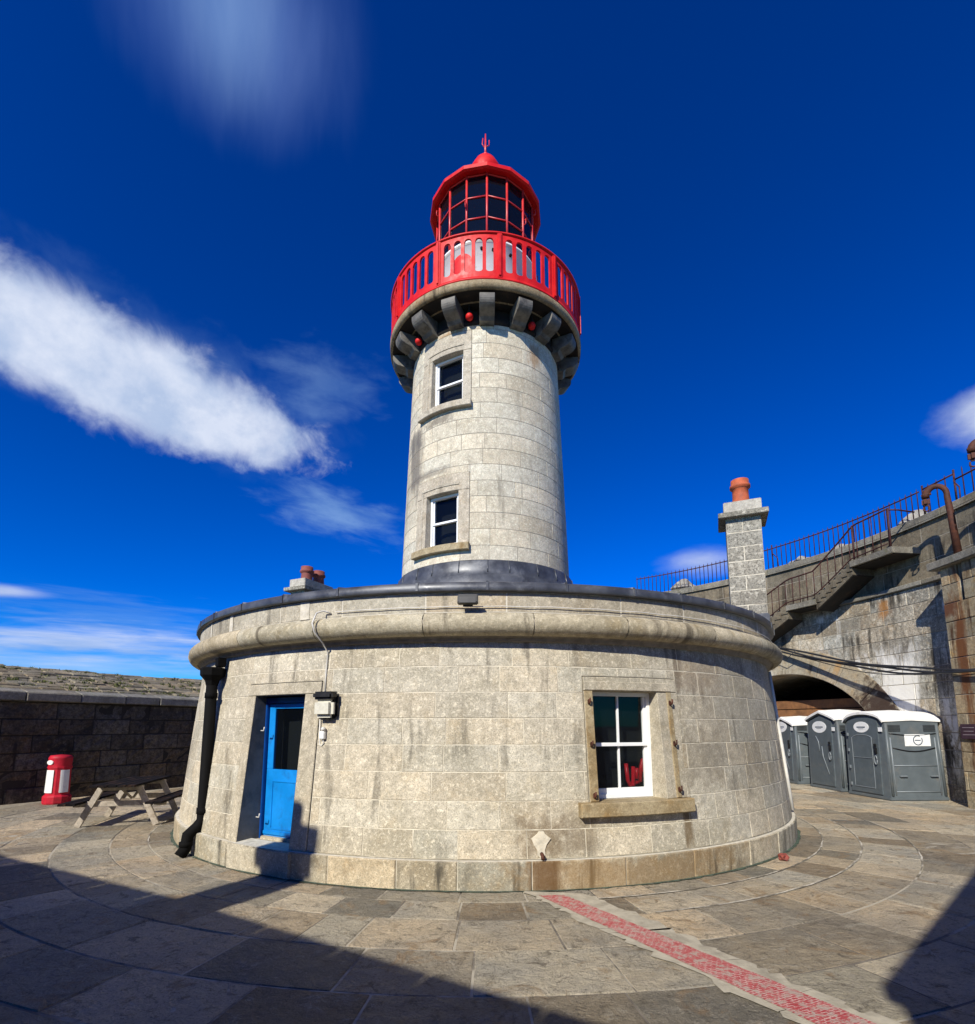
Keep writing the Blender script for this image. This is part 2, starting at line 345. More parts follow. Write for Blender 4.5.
M_WOODD = plain('dark_stained_wood', (.010, .009, .010), .95, var=.4, spec=.08, scale=11, bump=.3, dirt=(.09, .05, .03), dirtamt=.6, dscale=5)
M_BIN = plain('red_bin_plastic', (.46, .012, .030), .5, var=.12, scale=6, spec=.25, dirt=(.22, .03, .03), dirtamt=.6, dscale=5)
M_ORANGE = plain('rusty_hoarding', (.17, .075, .025), .7, var=.35, scale=3, bump=.3, dirt=(.10, .04, .015), dirtamt=.8)
M_CONC = plain('pale_concrete', (.40, .36, .27), .9, var=.15, scale=8, bump=.5, dirt=(.19, .165, .12), dirtamt=.6)
M_MOSS = plain('green_gutter_growth', (.05, .075, .05), .9, var=.5, scale=12, bump=.6, dirt=(.25, .24, .19), dirtamt=.9, dscale=14, dlo=.56, dhi=.66)
M_GRASS = plain('moss_and_grass', (.075, .085, .02), .9, var=.5, scale=8)
M_PLAQUE = plain('dark_plaque', (.045, .02, .028), .4, var=.2)
M_CABLE = plain('black_cable', (.02, .02, .021), .5)
M_GREYPVC = plain('pale_conduit', (.62, .60, .54), .5, var=.1)
M_ROCK = stone('pale_boulder', (.34, .32, .28), (.2, .19, .16), (.28, .24, .18), .4, .2, .4, bump=.8)
def flag_mat():
    m, t, b = mat('flagstone'); q = NT(t)
    obj = q.n('ShaderNodeTexCoord').outputs['Object']
    tint = q.n('ShaderNodeAttribute', attribute_name='tint').outputs['Color']
    uv = q.n('ShaderNodeUVMap').outputs[0]
    c = q.mix(q.ramp(q.noise(obj, .9, 4, .6, .3), .4, .65), (.58, .50, .355), (.42, .385, .305))
    c = q.mix(1.0, c, tint, 'MULTIPLY')
    lay = q.noise(q.map(uv, (1.7, 2.6, 1)), 1.7, 8, .78, .5)
    c = q.mix(q.ramp(lay, .52, .70, 0, .7), c, (.56, .51, .40))
    c = q.mix(q.ramp(q.noise(obj, 6, 8, .80, .8), .52, .64, 0, .72), c, (.12, .10, .07))
    c = q.mix(q.ramp(q.noise(obj, 17, 8, .85, .5), .55, .66, 0, .6), c, (.09, .075, .052))
    c = q.mix(q.ramp(q.noise(obj, 11, 8, .85, .4), .54, .64, 0, .6), c, (.52, .47, .37))
    c = q.mix(q.ramp(q.noise(obj, 2.1, 6, .7, 1.0), .55, .66, 0, .5), c, (.34, .20, .08))
    fine = q.noise(obj, 48, 4, .75)
    c = q.mix(q.ramp(fine, .52, .68, 0, .55), c, (.07, .06, .042))
    c = q.mix(q.ramp(q.noise(obj, 75, 3, .7), .58, .7, 0, .5), c, (.48, .44, .35))
    q.put(b.inputs['Base Color'], c)
    q.put(b.inputs['Roughness'], q.ramp(lay, .3, .7, .55, .85)); b.inputs['Specular IOR Level'].default_value = .35
    h = q.math('ADD', q.math('MULTIPLY', lay, 3.0), q.math('ADD', q.math('MULTIPLY', fine, .8), q.math('MULTIPLY', q.noise(obj, 8, 7, .75, .6), 3.0)))
    q.put(b.inputs['Normal'], q.bump(h, 1.0, .028))
    return m
M_FLAG = flag_mat()
def redstripe_mat():
    m, t, b = mat('worn_red_paint'); q = NT(t)
    uv = q.n('ShaderNodeUVMap').outputs[0]; obj = q.n('ShaderNodeTexCoord').outputs['Object']
    br = q.n('ShaderNodeTexBrick'); q.put(br.inputs['Vector'], uv)
    br.inputs['Scale'].default_value = 1; br.inputs['Brick Width'].default_value = .048; br.inputs['Row Height'].default_value = .024
    br.inputs['Mortar Size'].default_value = .0045; br.inputs['Mortar Smooth'].default_value = .4
    wear = q.noise(obj, 9, 7, .8, .6); wear2 = q.noise(obj, 2.6, 4, .6, .3); f3 = q.noise(obj, 60, 3, .7)
    c = q.mix(q.ramp(wear, .35, .7), (.36, .035, .04), (.46, .11, .10))
    c = q.mix(q.ramp(f3, .5, .7, 0, .5), c, (.25, .03, .03))
    gap = q.math('MULTIPLY', br.outputs['Fac'], q.ramp(wear2, .30, .50), True)
    c = q.mix(q.math('MULTIPLY', q.math('MULTIPLY', gap, q.ramp(q.noise(obj, 22, 6, .8), .40, .55)), .8), c, (.60, .46, .40))
    c = q.mix(q.ramp(q.noise(obj, 13, 7, .8, .3), .49, .58, 0, .9), c, (.40, .32, .26))
    q.put(b.inputs['Base Color'], c); b.inputs['Roughness'].default_value = .6
    q.put(b.inputs['Normal'], q.bump(q.math('SUBTRACT', wear, br.outputs['Fac']), .5, .006))
    return m
M_STRIPE = redstripe_mat()
def glass_mat(name, tr, tint=(.6, .7, .75), rough=.02):
    m, t, b = mat(name); q = NT(t)
    b.inputs['Base Color'].default_value = (.006, .008, .012, 1); b.inputs['Roughness'].default_value = rough
    b.inputs['Specular IOR Level'].default_value = .5
    tb = q.n('ShaderNodeBsdfTransparent'); tb.inputs[0].default_value = (*tint, 1)
    mx = q.n('ShaderNodeMixShader'); mx.inputs[0].default_value = tr
    t.links.new(b.outputs[0], mx.inputs[1]); t.links.new(tb.outputs[0], mx.inputs[2])
    t.links.new(mx.outputs[0], t.nodes['Material Output'].inputs['Surface'])
    return m
M_GLASS = glass_mat('dark_glass', .75, (.9, .95, .95))
M_LGLASS = glass_mat('lantern_glass', .35, (.25, .4, .6))

# ------------------------------------------------------------------ masonry generator
def lay_init(bm):
    return bm.loops.layers.float_color.new('tint'), bm.loops.layers.uv.new('UVMap')
def patch(bm, ls, S, u0, u1, v0, v1, gap=.006, depth=.03, bev=.006, du=.3, dv=None, tint=(1, 1, 1), rough=0.0, lift=0.0):
    """one dressed block on the surface S(u,v,off): bevelled arris, skirt down into the joint"""
    tl, ul = ls
    def axis(a, b, d):
        a += gap / 2; b -= gap / 2
        if b - a < 3 * bev: return None
        n = max(1, int(math.ceil((b - a - 2 * bev) / d))) if d else 1
        inner = [a + bev + (b - a - 2 * bev) * i / n for i in range(n + 1)]
        return [(a, -depth), (a, -bev)] + [(x, 0) for x in inner] + [(b, -bev), (b, -depth)]
    U = axis(u0, u1, du); V = axis(v0, v1, dv)
    if not U or not V: return
    rows = []
    for j, (v, ov) in enumerate(V):
        row = []
        for i, (u, ou) in enumerate(U):
            o = min(ov, ou)
            if o == 0: o = lift + (random.uniform(-rough, rough) if rough else 0)
            elif o == -bev: o = lift - bev
            row.append((bm.verts.new(S(u, v, o)), u, v))
        rows.append(row)
    for j in range(len(V) - 1):
        for i in range(len(U) - 1):
            q = (rows[j][i], rows[j][i + 1], rows[j + 1][i + 1], rows[j + 1][i])
            f = bm.faces.new([x[0] for x in q])
            for lp, x in zip(f.loops, q):
                lp[tl] = (*tint, 1); lp[ul].uv = (x[1], x[2])
def rnd_tint(a=.82, b=1.12, hue=.05):
    k = random.uniform(a, b); h = random.uniform(-hue, hue)
    return (k * (1 + h), k, k * (1 - h * 1.2))
def cells(u0, u1, lmin, lmax, start=None):
    r = []; u = u0 - (random.uniform(0, lmax * .6) if start is None else start)
    while u < u1:
        n = u + random.uniform(lmin, lmax)
        if n > u1 - lmin * .5: n = u1
        a, b = max(u, u0), min(n, u1)
        if b - a > .05: r.append((a, b))
        u = n
    return r
def minus(rect, holes):
    rs = [rect]
    for (h0, h1, k0, k1) in holes:
        o = []
        for (a, b, c, d) in rs:
            if h1 <= a or h0 >= b or k1 <= c or k0 >= d: o.append((a, b, c, d)); continue
            if a < h0: o.append((a, h0, c, d))
            if b > h1: o.append((h1, b, c, d))
            if c < k0: o.append((max(a, h0), min(b, h1), c, k0))
            if d > k1: o.append((max(a, h0), min(b, h1), k1, d))
        rs = o
    return rs
def masonry(name, S, u0, u1, courses, lmin, lmax, m, mort, parent, holes=(), gap=.007, depth=.03, bev=.005, du=.25, dv=None, rough=0.0, lift=0.0, tint=(.82, 1.12, .05), jd=.006, cull=None, world=True, back=True, fu=None):
    bm = nb(); ls = lay_init(bm)
    for (c, d) in courses:
        for (a, b) in cells(u0, u1, lmin, lmax):
            t = rnd_tint(*tint); lf = random.uniform(-lift, lift)
            for r in minus((a, b, c, d), holes):
                if cull and cull((r[0] + r[1]) / 2, (r[2] + r[3]) / 2): continue
                patch(bm, ls, S, *r, gap=gap, depth=depth, bev=bev, du=du, dv=dv, tint=t, rough=rough, lift=lf)
    o = link(name, bm, m, parent, world)
    if back:
        bm = nb(); us = [u0 + (u1 - u0) * i / max(1, round((u1 - u0) / du)) for i in range(max(1, round((u1 - u0) / du)) + 1)]
        z0, z1 = courses[0][0], courses[-1][1]
        vs = sorted({z0, z1, *[h for H in holes for h in H[2:] if z0 < h < z1]})
        if cull: vs = [z0 + (z1 - z0) * i / 40 for i in range(41)]
        uu = sorted({*us, *[h for H in holes for h in H[:2]]})
        for (va, vb) in zip(vs, vs[1:]):
            for (a, b) in zip(uu, uu[1:]):
                cu, cv = (a + b) / 2, (va + vb) / 2
                if any(h[0] < cu < h[1] and h[2] < cv < h[3] for h in holes): continue
                if cull and cull(cu, cv): continue
                bm.faces.new([bm.verts.new(S(x, y, -jd)) for x, y in ((a, va), (b, va), (b, vb), (a, vb))])
        bmesh.ops.remove_doubles(bm, verts=bm.verts, dist=.0005)
        ob = link('mortar', bm, mort, o)
    return o
def courses(z0, z1, h, jit=.0):
    n = max(1, round((z1 - z0) / h)); zs = [z0 + (z1 - z0) * i / n for i in range(n + 1)]
    zs = [z if i in (0, n) else z + random.uniform(-jit, jit) for i, z in enumerate(zs)]
    return list(zip(zs, zs[1:]))

# ================================================================== ground
bm = nb()
bmesh.ops.create_grid(bm, x_segments=40, y_segments=40, size=2500)
g = link('ground', bm, plain('pier_ground', (.20, .18, .14), .9, var=.3, scale=.3, bump=.2)); g.location.z = -.045; tag(g, kind='structure')
def SG(R0):   # paving: u = angle(deg) * R0, v = radius
    return lambda u, v, o: cyl(math.degrees(u / R0), v, o * 1.0)
bm = nb(); ls = lay_init(bm)
rings = [6.10, 6.48, 6.99, 7.68, 8.42, 9.10, 9.95, 10.9, 11.9, 12.9, 14.0]
for i, (ra, rbb) in enumerate(zip(rings, rings[1:])):
    R0 = (ra + rbb) / 2; S = SG(R0)
    lm = (.45, .95) if i < 3 else ((.7, 1.7) if i > 4 else (.6, 1.3))
    for (a, b) in cells(-math.pi * R0, math.pi * R0, *lm):
        k = random.choice((.52, .68, .82, .95, 1.0, 1.1, 1.2)); h = random.uniform(-.03, .12)
        patch(bm, ls, S, a, b, ra, rbb, gap=random.uniform(.010, .017), depth=.03, bev=.008, du=.12, dv=.16, tint=(k * (1 + h), k, k * (1 - h)), rough=.0018, lift=random.uniform(-.004, .004))
tag(link('paving', bm, M_FLAG), kind='structure')
bm = nb(); lathe(bm, [(6.0, -.005), (14.2, -.005)], (0, AX), 120); tag(link('paving_bed', bm, M_MORTAR_D), kind='structure')
def ringstrip(name, r, w, z, a0, a1, m, wob=.012, step=1.2):
    bm = nb(); pa = None
    a = a0
    while a <= a1:
        ww = w * random.uniform(.55, 1.25); rr = r + random.uniform(-wob, wob)
        p = (bm.verts.new(cyl(a, rr - ww / 2, z)), bm.verts.new(cyl(a, rr + ww / 2, z)))
        if pa: bm.faces.new((pa[0], pa[1], p[1], p[0]))
        pa = p; a += step
    o = link(name, bm, m); tag(o, kind='structure'); return o
ringstrip('mortar_ring', 6.48, .024, .0065, 8, 150, M_RINGM, .007)
ringstrip('mortar_ring', 6.99, .026, .0065, 14, 96, M_RINGM, .007)
ringstrip('mortar_ring', 7.68, .022, .0065, 44, 96, M_RINGM, .008)
ringstrip('mortar_ring', 6.48, .016, .0065, -100, -56, M_RINGM, .007)
ringstrip('gutter_growth', 6.145, .06, .009, -180, 180, M_MOSS, .010, 1.0)
# concrete band and the worn red stripe let into it
def strip(name, pts, z, m, sub=26, jag=0.0):
    bm = nb(); ul = bm.loops.layers.uv.new('UVMap')
    A0, A1, B0, B1 = [Vector((*p, z)) for p in pts]; pr = None
    Lg = (B0 - A0).length; W = (A1 - A0).length
    for i in range(sub + 1):
        t = i / sub; ja = Vector((random.uniform(-jag, jag), random.uniform(-jag, jag), 0)); jb = Vector((random.uniform(-jag, jag), random.uniform(-jag, jag), 0))
        cur = (bm.verts.new(A0.lerp(B0, t) + ja), bm.verts.new(A1.lerp(B1, t) + jb), t * Lg)
        if pr:
            f = bm.faces.new((pr[0], pr[1], cur[1], cur[0]))
            for lp, uvv in zip(f.loops, ((0, pr[2]), (W, pr[2]), (W, cur[2]), (0, cur[2]))): lp[ul].uv = uvv
        pr = cur
    o = link(name, bm, m); tag(o, kind='structure'); return o
strip('concrete_band', ((.40, 6.15), (1.10, 6.12), (2.56, 2.50), (2.98, 2.74)), .0105, M_CONC, 60, .055)
strip('red_stripe', ((.58, 6.02), (.86, 6.03), (2.62, 2.55), (2.93, 2.72)), .0150, M_STRIPE, 60, .006)

# ================================================================== lighthouse
LH = empty('lighthouse', (0, AX, 0))
tag(LH, 'round granite lighthouse with a red lantern and gallery on a wide drum-shaped keeper building', 'lighthouse')
DOOR = (um(-32.9), um(-23.6), .30, 2.26); WIN = (um(13.0), um(22.1), .94, 2.28)
def SB(off0=0): return lambda u, v, o: cyl(math.degrees(u / 6.0), rb(v) + off0 + o, v)
def ring_hole(h, m=.0): return (h[0] - m, h[1] + m, h[2] - m, h[3] + m)
D_SUR = (um(-34.6), um(-21.1), .30, 2.42); W_SUR = (um(11.9), um(25.3), .78, 2.46)
base = masonry('drum_wall', SB(), -math.pi * 6, math.pi * 6, courses(.33, 2.90, .316, .008), .45, 1.0, M_BASE, M_MORTAR, LH,
               holes=[(D_SUR[0] - .009, D_SUR[1] + .009, D_SUR[2], D_SUR[3] + .009), (W_SUR[0] - .009, W_SUR[1] + .009, W_SUR[2] - .005, W_SUR[3] + .009)], gap=.0075, jd=.004, lift=.002, tint=(.82, 1.08, .04))
# plinth in blocks with a gap for the door step
def SP(u, v, o): return cyl(math.degrees(u / 6.0), 6.13 + o, v)
bm = nb(); ls = lay_init(bm)
for (a, b) in cells(-math.pi * 6, math.pi * 6, .6, 1.25):
    patch(bm, ls, SP, a, b, -.03, .325, gap=.010, depth=.10, bev=.012, du=.25, tint=rnd_tint(.8, 1.12, .08), lift=random.uniform(-.004, .004))
pl = link('plinth', bm, M_PLINTH, LH, True)
bm = nb(); lathe(bm, [(6.115, -.03), (6.115, .32), (5.85, .335)], (0, AX), 160, smooth=False); link('mortar', bm, M_MORTAR_W, pl)
# door step: let into the plinth
M = frame(-28.2, 6.02, 0)
bm = nb(); box(bm, (0, .19, .155), (1.16, .60, .325), bev=.012); xf(bm, M); link('doorstep', bm, M_DRESS, LH, True)
# cornice roll, parapet, lead cap, roof
def SC(prof):
    return lambda u, v, o: cyl(math.degrees(u / 6.0), prof(v) + o, v)
roll = []
for k in range(13):
    a = R_(-95 + 190 * k / 12); roll.append((5.972 + .143 * math.cos(a), 3.085 + .143 * math.sin(a)))
bm = nb(); tl, ul = lay_init(bm)
us = cells(-math.pi * 6, math.pi * 6, 1.1, 1.5)
for (a, b) in us:
    t = rnd_tint(.82, 1.1, .05); A, B = a + .006, b - .006
    n = 7; prev = None
    for i in range(n + 1):
        u = A + (B - A) * i / n; sh = -.010 if i in (0, n) else 0
        rowv = [(bm.verts.new(cyl(math.degrees(u / 6), r + sh, z)), z) for (r, z) in roll]
        if prev:
            for k in range(len(roll) - 1):
                f = bm.faces.new((prev[0][k][0], rowv[k][0], rowv[k + 1][0], prev[0][k + 1][0])); f.smooth = True
                for lp, uvv in zip(f.loops, ((prev[1], prev[0][k][1]), (u, rowv[k][1]), (u, rowv[k + 1][1]), (prev[1], prev[0][k + 1][1]))):
                    lp[tl] = (*t, 1); lp[ul].uv = uvv
        prev = (rowv, u)
cr = link('cornice_roll', bm, M_CORN, LH, True)
bm = nb(); lathe(bm, [(5.80, 2.88), (5.90, 2.885), (5.90, 2.92), (5.95, 2.955), (6.10, 3.06), (6.10, 3.12), (5.95, 3.205), (5.90, 3.25)], (0, AX), 160)
link('mortar', bm, M_MORTAR_T, cr)
par = masonry('parapet', lambda u, v, o: cyl(math.degrees(u / 6), 5.94 + o, v), -math.pi * 6, math.pi * 6, [(3.24, 3.50)], 1.0, 1.7, M_PARA, M_MORTAR_W, LH, gap=.016, jd=.003, lift=.002)
# pale repair patches in the parapet joints
bm = nb()
for (p, w_) in ((-24.0, .16), (-40, .10), (-48, .06), (47, .05)):
    for i in range(3):
        a0 = p + math.degrees(w_ / 6) * (i / 3 - .5); a1 = p + math.degrees(w_ / 6) * ((i + 1) / 3 - .5)
        bm.faces.new([bm.verts.new(v) for v in (cyl(a0, 5.9475, 3.25), cyl(a1, 5.9475, 3.25), cyl(a1, 5.9475, 3.50), cyl(a0, 5.9475, 3.50))])
    link('repair_patch', bm, M_MORTAR_W, par); bm = nb()
bm = nb(); lathe(bm, [(5.90, 3.50), (6.0, 3.502), (6.005, 3.51), (6.0, 3.605), (5.96, 3.625), (5.6, 3.66), (2.16, 4.50), (2.12, 4.52)], (0, AX), 192)
for k in range(40):   # lead rolls over the edge
    a = -180 + k * 9 + random.uniform(-1, 1); M = frame(a, 6.004, 3.558)
    box(bm, M @ Vector((0, 0, 0)), (.03, .022, .10), Matrix.Rotation(R_(a), 3, 'Z'))
    tube(bm, [M @ Vector(p) for p in ((0, .02, .055), (0, .45, .14), (0, 1.2, .32), (0, 3.7, .93))], .022, 6)
link('roof', bm, M_LEAD, LH, True)
bm = nb(); lathe(bm, [(2.17, 4.50), (2.16, 4.84), (2.12, 4.86), (2.10, 4.98), (2.06, 5.17), (2.045, 5.19), (1.95, 5.195)], (0, AX), 96)
for k in range(24):
    a = -180 + k * 15 + random.uniform(-2, 2); tube(bm, [cyl(a, 2.112, 4.92), cyl(a, 2.10, 5.0), cyl(a, 2.062, 5.18)], .013, 5)
link('lead_collar', bm, M_LEAD, LH, True)
# dark inside so that the windows look into a room
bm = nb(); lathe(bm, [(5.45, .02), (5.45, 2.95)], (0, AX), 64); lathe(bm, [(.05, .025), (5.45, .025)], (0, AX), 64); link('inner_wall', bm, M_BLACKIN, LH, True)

def surround(name, S, hole, sur, m, th, rad, parent, zsub=6, ntrim=True, top=True):
    """raised flat band round an opening; hole/sur are (u0,u1,v0,v1) on S"""
    bm = nb(); ls = lay_init(bm)
    h0, h1, k0, k1 = hole; s0, s1, t0, t1 = sur
    dv = .2
    for r in ((s0, h0, k0, k1), (h1, s1, k0, k1)):
        patch(bm, ls, S, *r, gap=.004, depth=th + .03, bev=.008, du=.2, dv=None, tint=rnd_tint(.95, 1.05, .02), lift=0)
    patch(bm, ls, S, s0, s1, k1, t1, gap=.004, depth=th + .03, bev=.008, du=.2, tint=rnd_tint(.95, 1.05, .02))
    if t0 < k0 - .02: patch(bm, ls, S, s0, s1, t0, k0, gap=.004, depth=th + .03, bev=.008, du=.2, tint=rnd_tint(.95, 1.05, .02))
    return link(name, bm, m, parent, True)
def reveal(name, S, hole, depth, m, parent, inner=None):
    """four plain reveals of an opening from the face inwards to depth"""
    bm = nb(); ls = lay_init(bm); h0, h1, k0, k1 = hole; n = 5
    def quad(a, b, c, d):
        f = bm.faces.new([bm.verts.new(x) for x in (a, b, c, d)])
        for lp, uvv in zip(f.loops, ((0, 0), (.3, 0), (.3, 1), (0, 1))): lp[ls[0]] = (1, 1, 1, 1); lp[ls[1]].uv = uvv
    for u in (h0, h1): quad(S(u, k0, .004), S(u, k0, -depth), S(u, k1, -depth), S(u, k1, .004))
    for v in (k0, k1):
        for i in range(n):
            a = h0 + (h1 - h0) * i / n; b = h0 + (h1 - h0) * (i + 1) / n
            quad(S(a, v, .004), S(b, v, .004), S(b, v, -depth), S(a, v, -depth))
    return link(name, bm, m, parent, True)
# ---- door
dsur = surround('door_surround', SB(.012), DOOR, D_SUR, M_DRESS, .012, 0, LH)
reveal('door_reveal', SB(), DOOR, .62, plain('shade_toned_reveal', (.10, .10, .10), .7, var=.25, scale=5, bump=.2, dirt=(.04, .045, .05), dirtamt=.7), LH)  # dark base colour carries the shade of the deep doorway
M = frame(-28.2, 5.66, 0)
door = None
bm = nb()   # frame of the door stands at the back of the deep reveal
for s in (-1, 1): box(bm, (s * .475, -.02, 1.27), (.07, .09, 1.94), bev=.006)
box(bm, (0, -.02, 2.2), (.88, .09, .08), bev=.006)
xf(bm, M); df = link('door_frame', bm, M_BLUED, LH, True)
bm = nb()   # leaf
box(bm, (0, 0, .80), (.87, .045, .90), bev=.004)
for s in (-1, 1): box(bm, (s * .375, 0, 1.70), (.12, .045, .90), bev=.004)
box(bm, (0, 0, 2.12), (.63, .044, .07), bev=.004)
for s in (-1, 1): box(bm, (s * .30, -.026, .78), (.025, .012, .62), bev=.004)
box(bm, (0, -.026, 1.09), (.575, .012, .025), bev=.004); box(bm, (0, -.026, .46), (.575, .012, .025), bev=.004)
box(bm, (0, -.028, .40), (.86, .03, .05), bev=.006)
xf(bm, M); dr = link('door', bm, M_BLUE, LH, True)
bm = nb(); box(bm, (0, .005, 1.67), (.63, .012, .84)); xf(bm, M); link('glass_panel', bm, M_GLASS, dr)
bm = nb(); tube(bm, [(.33, -.02, 1.18), (.33, -.07, 1.18), (.25, -.075, 1.18)], .010); box(bm, (.33, -.028, 1.16), (.035, .012, .15), bev=.003); xf(bm, M); link('handle', bm, M_IRON, dr)
bm = nb(); box(bm, (0, -.02, .325), (.86, .12, .06), bev=.01); xf(bm, M); link('threshold', bm, M_DRESS, LH, True)
Mj = frame(-32.2, 5.85, 0)
for zz in (1.78, .62):   # iron hooks on the left reveal
    bm = nb(); tube(bm, [(0, .0, 0), (.06, 0, 0), (.07, 0, .05)], .009, 6); xf(bm, Matrix.Translation((0, 0, zz)) @ Mj); link('door_hook', bm, M_GREYPVC, LH, True)
# ---- drum window
def sash_window(phi, r, zc, w_, h_, parent, muntin=True, name='window'):
    M = frame(phi, r, zc)
    bm = nb(); fw = .05
    for s in (-1, 1): box(bm, (s * (w_ / 2 - fw / 2), 0, 0), (fw, .09, h_), bev=.004)
    for s in (-1, 1): box(bm, (0, 0, s * (h_ / 2 - fw / 2)), (w_ - 2 * fw, .09, fw), bev=.004)
    iw = w_ - 2 * fw
    box(bm, (0, -.01, .0), (iw, .06, .045), bev=.003)                 # meeting rail
    box(bm, (0, .02, -h_ / 2 + fw + .035), (iw, .045, .07), bev=.003)  # bottom rail
    for s in (-1, 1): box(bm, (s * (iw / 2 - .018), .01, 0), (.036, .05, h_ - 2 * fw - .01), bev=.003)
    if muntin: box(bm, (0, .012, 0), (.026, .035, h_ - 2 * fw), bev=.003)
    xf(bm, M); f = link(name, bm, M_CLEANWHITE, parent, True)
    bm = nb(); box(bm, (0, .022, 0), (iw - .02, .006, h_ - 2 * fw)); xf(bm, M); link('glass', bm, M_GLASS, f)
    return f
wsur = surround('window_surround', SB(.014), WIN, W_SUR, M_DRESS, .014, 0, LH)
reveal('window_reveal', SB(), WIN, .36, M_DRESS, LH)
sash_window(17.55, rb(1.6) - .255, 1.61, .915, 1.335, LH)
# inner raised rim with the rusty strips and old shutter pintles
bm = nb(); ls = lay_init(bm); S = SB(.026)
for (a, b) in ((um(11.95), um(13.0)), (um(23.55), um(24.3))):
    bm = nb(); ls = lay_init(bm); patch(bm, ls, S, a, b, .95, 2.28, gap=.002, depth=.04, bev=.006, du=.2)
    link('shutter_rebate', bm, M_RUSTY, wsur)
bm = nb(); ls = lay_init(bm); patch(bm, ls, SB(.03), um(11.9), um(24.3), 2.285, 2.40, gap=.002, depth=.05, bev=.008, du=.2); link('lintel_band', bm, M_DRESS, wsur)
for (p, z) in ((12.4, 2.14), (12.4, 1.62), (12.4, 1.02), (23.9, 2.14), (23.9, 1.62), (23.9, 1.05)):
    bm = nb(); M = frame(p, rb(z) + .03, z); box(bm, (0, 0, 0), (.03, .035, .07), bev=.01); tube(bm, [(0, -.02, -.02), (0, -.045, .0), (0, -.045, .05)], .011, 6)
    xf(bm, M); link('shutter_pintle', bm, M_RUSTI, wsur, False)
bm = nb(); ls = lay_init(bm)
patch(bm, ls, lambda u, v, o: cyl(math.degrees(u / 6), rb(v) + .11 + o, v), um(10.5), um(25.5), .78, .945, gap=.002, depth=.30, bev=.012, du=.2)
link('window_sill', bm, M_RUSTY, LH, True)
# ---- tower
TW1 = (R_(-40.6) * 1.9, R_(-15.4) * 1.9, 8.80, 10.05); TS1 = (R_(-50.5) * 1.9, R_(-9.4) * 1.9, 8.80, 10.52)
TW2 = (R_(-40.6) * 1.9, R_(-16.9) * 1.9, 5.56, 6.76); TS2 = (R_(-50) * 1.9, R_(-9.7) * 1.9, 5.56, 7.15)
def ST(off0=0): return lambda u, v, o: cyl(math.degrees(u / 1.9), rt(v) + off0 + o, v)
masonry('tower_wall', ST(), -math.pi * 1.9, math.pi * 1.9, courses(5.15, 10.9, .353, .006), .5, 1.0, M_TOWER, M_MORTAR_T, LH,
        holes=[TS1, TS2], gap=.008, jd=.004, du=.10, lift=.0015, tint=(.86, 1.10, .035))
for (hw, sr, z0) in ((TW1, TS1, 8.72), (TW2, TS2, 5.47)):
    surround('window_surround', ST(.016), hw, sr, M_TDRESS, .016, 0, LH)
    # thin raised outer moulding
    bm = nb(); ls = lay_init(bm); S = ST(.03)
    ww = .07
    patch(bm, ls, S, hw[0] - .09 - ww, hw[0] - .09, hw[2], hw[3] + .12, gap=.001, depth=.04, bev=.006, du=.1)
    patch(bm, ls, S, hw[0] - .09 - ww, hw[1] + .02, hw[3] + .1205, hw[3] + .19, gap=.001, depth=.04, bev=.006, du=.1)
    link('raised_moulding', bm, M_TDRESS, LH, True)
    reveal('window_reveal', ST(), hw, .30, M_TDRESS, LH)
    pc = math.degrees((hw[0] + hw[1]) / 2 / 1.9); zc = (hw[2] + hw[3]) / 2
    sash_window(pc, rt(zc) - .20, zc, (hw[1] - hw[0]) * .93, hw[3] - hw[2] - .01, LH, muntin=False)
    bm = nb(); ls = lay_init(bm)
    patch(bm, ls, lambda u, v, o: cyl(math.degrees(u / 1.9), rt(v) + .11 + o, v), sr[0] - .01, sr[1] + .01, hw[2] - .15, hw[2] + .005, gap=.001, depth=.3, bev=.012, du=.1)
    link('window_sill', bm, M_RUSTY if z0 < 6 else M_TDRESS, LH, True)
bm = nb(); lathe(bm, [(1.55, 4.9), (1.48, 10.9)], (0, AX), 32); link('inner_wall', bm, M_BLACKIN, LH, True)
# ---- gallery
bm = nb(); tl, ul = lay_init(bm)
lathe(bm, [(1.70, 11.00), (2.02, 11.00), (2.06, 11.03), (2.34, 11.03), (2.40, 11.055), (2.41, 11.20), (2.38, 11.215), (1.1, 11.22)], (0, AX), 128)
for f in bm.faces:
    for lp in f.loops:
        lp[tl] = (1, 1, 1, 1); v = lp.vert.co; lp[ul].uv = (math.atan2(v.x, AX - v.y) * 2.4, v.z + math.hypot(v.x, v.y - AX))
gal = link('gallery_slab', bm, stone('gallery_stone', (.38, .30, .18), (.24, .18, .10), (.30, .17, .07), .35, 1.0, .9, bump=.5, streakcol=(.05, .035, .02)), LH, True)
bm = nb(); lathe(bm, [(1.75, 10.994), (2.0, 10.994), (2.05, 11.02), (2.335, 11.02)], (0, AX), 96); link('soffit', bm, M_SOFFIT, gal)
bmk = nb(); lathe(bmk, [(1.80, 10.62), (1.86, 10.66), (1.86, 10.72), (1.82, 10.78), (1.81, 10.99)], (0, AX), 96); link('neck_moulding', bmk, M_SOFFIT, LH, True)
NB = 17
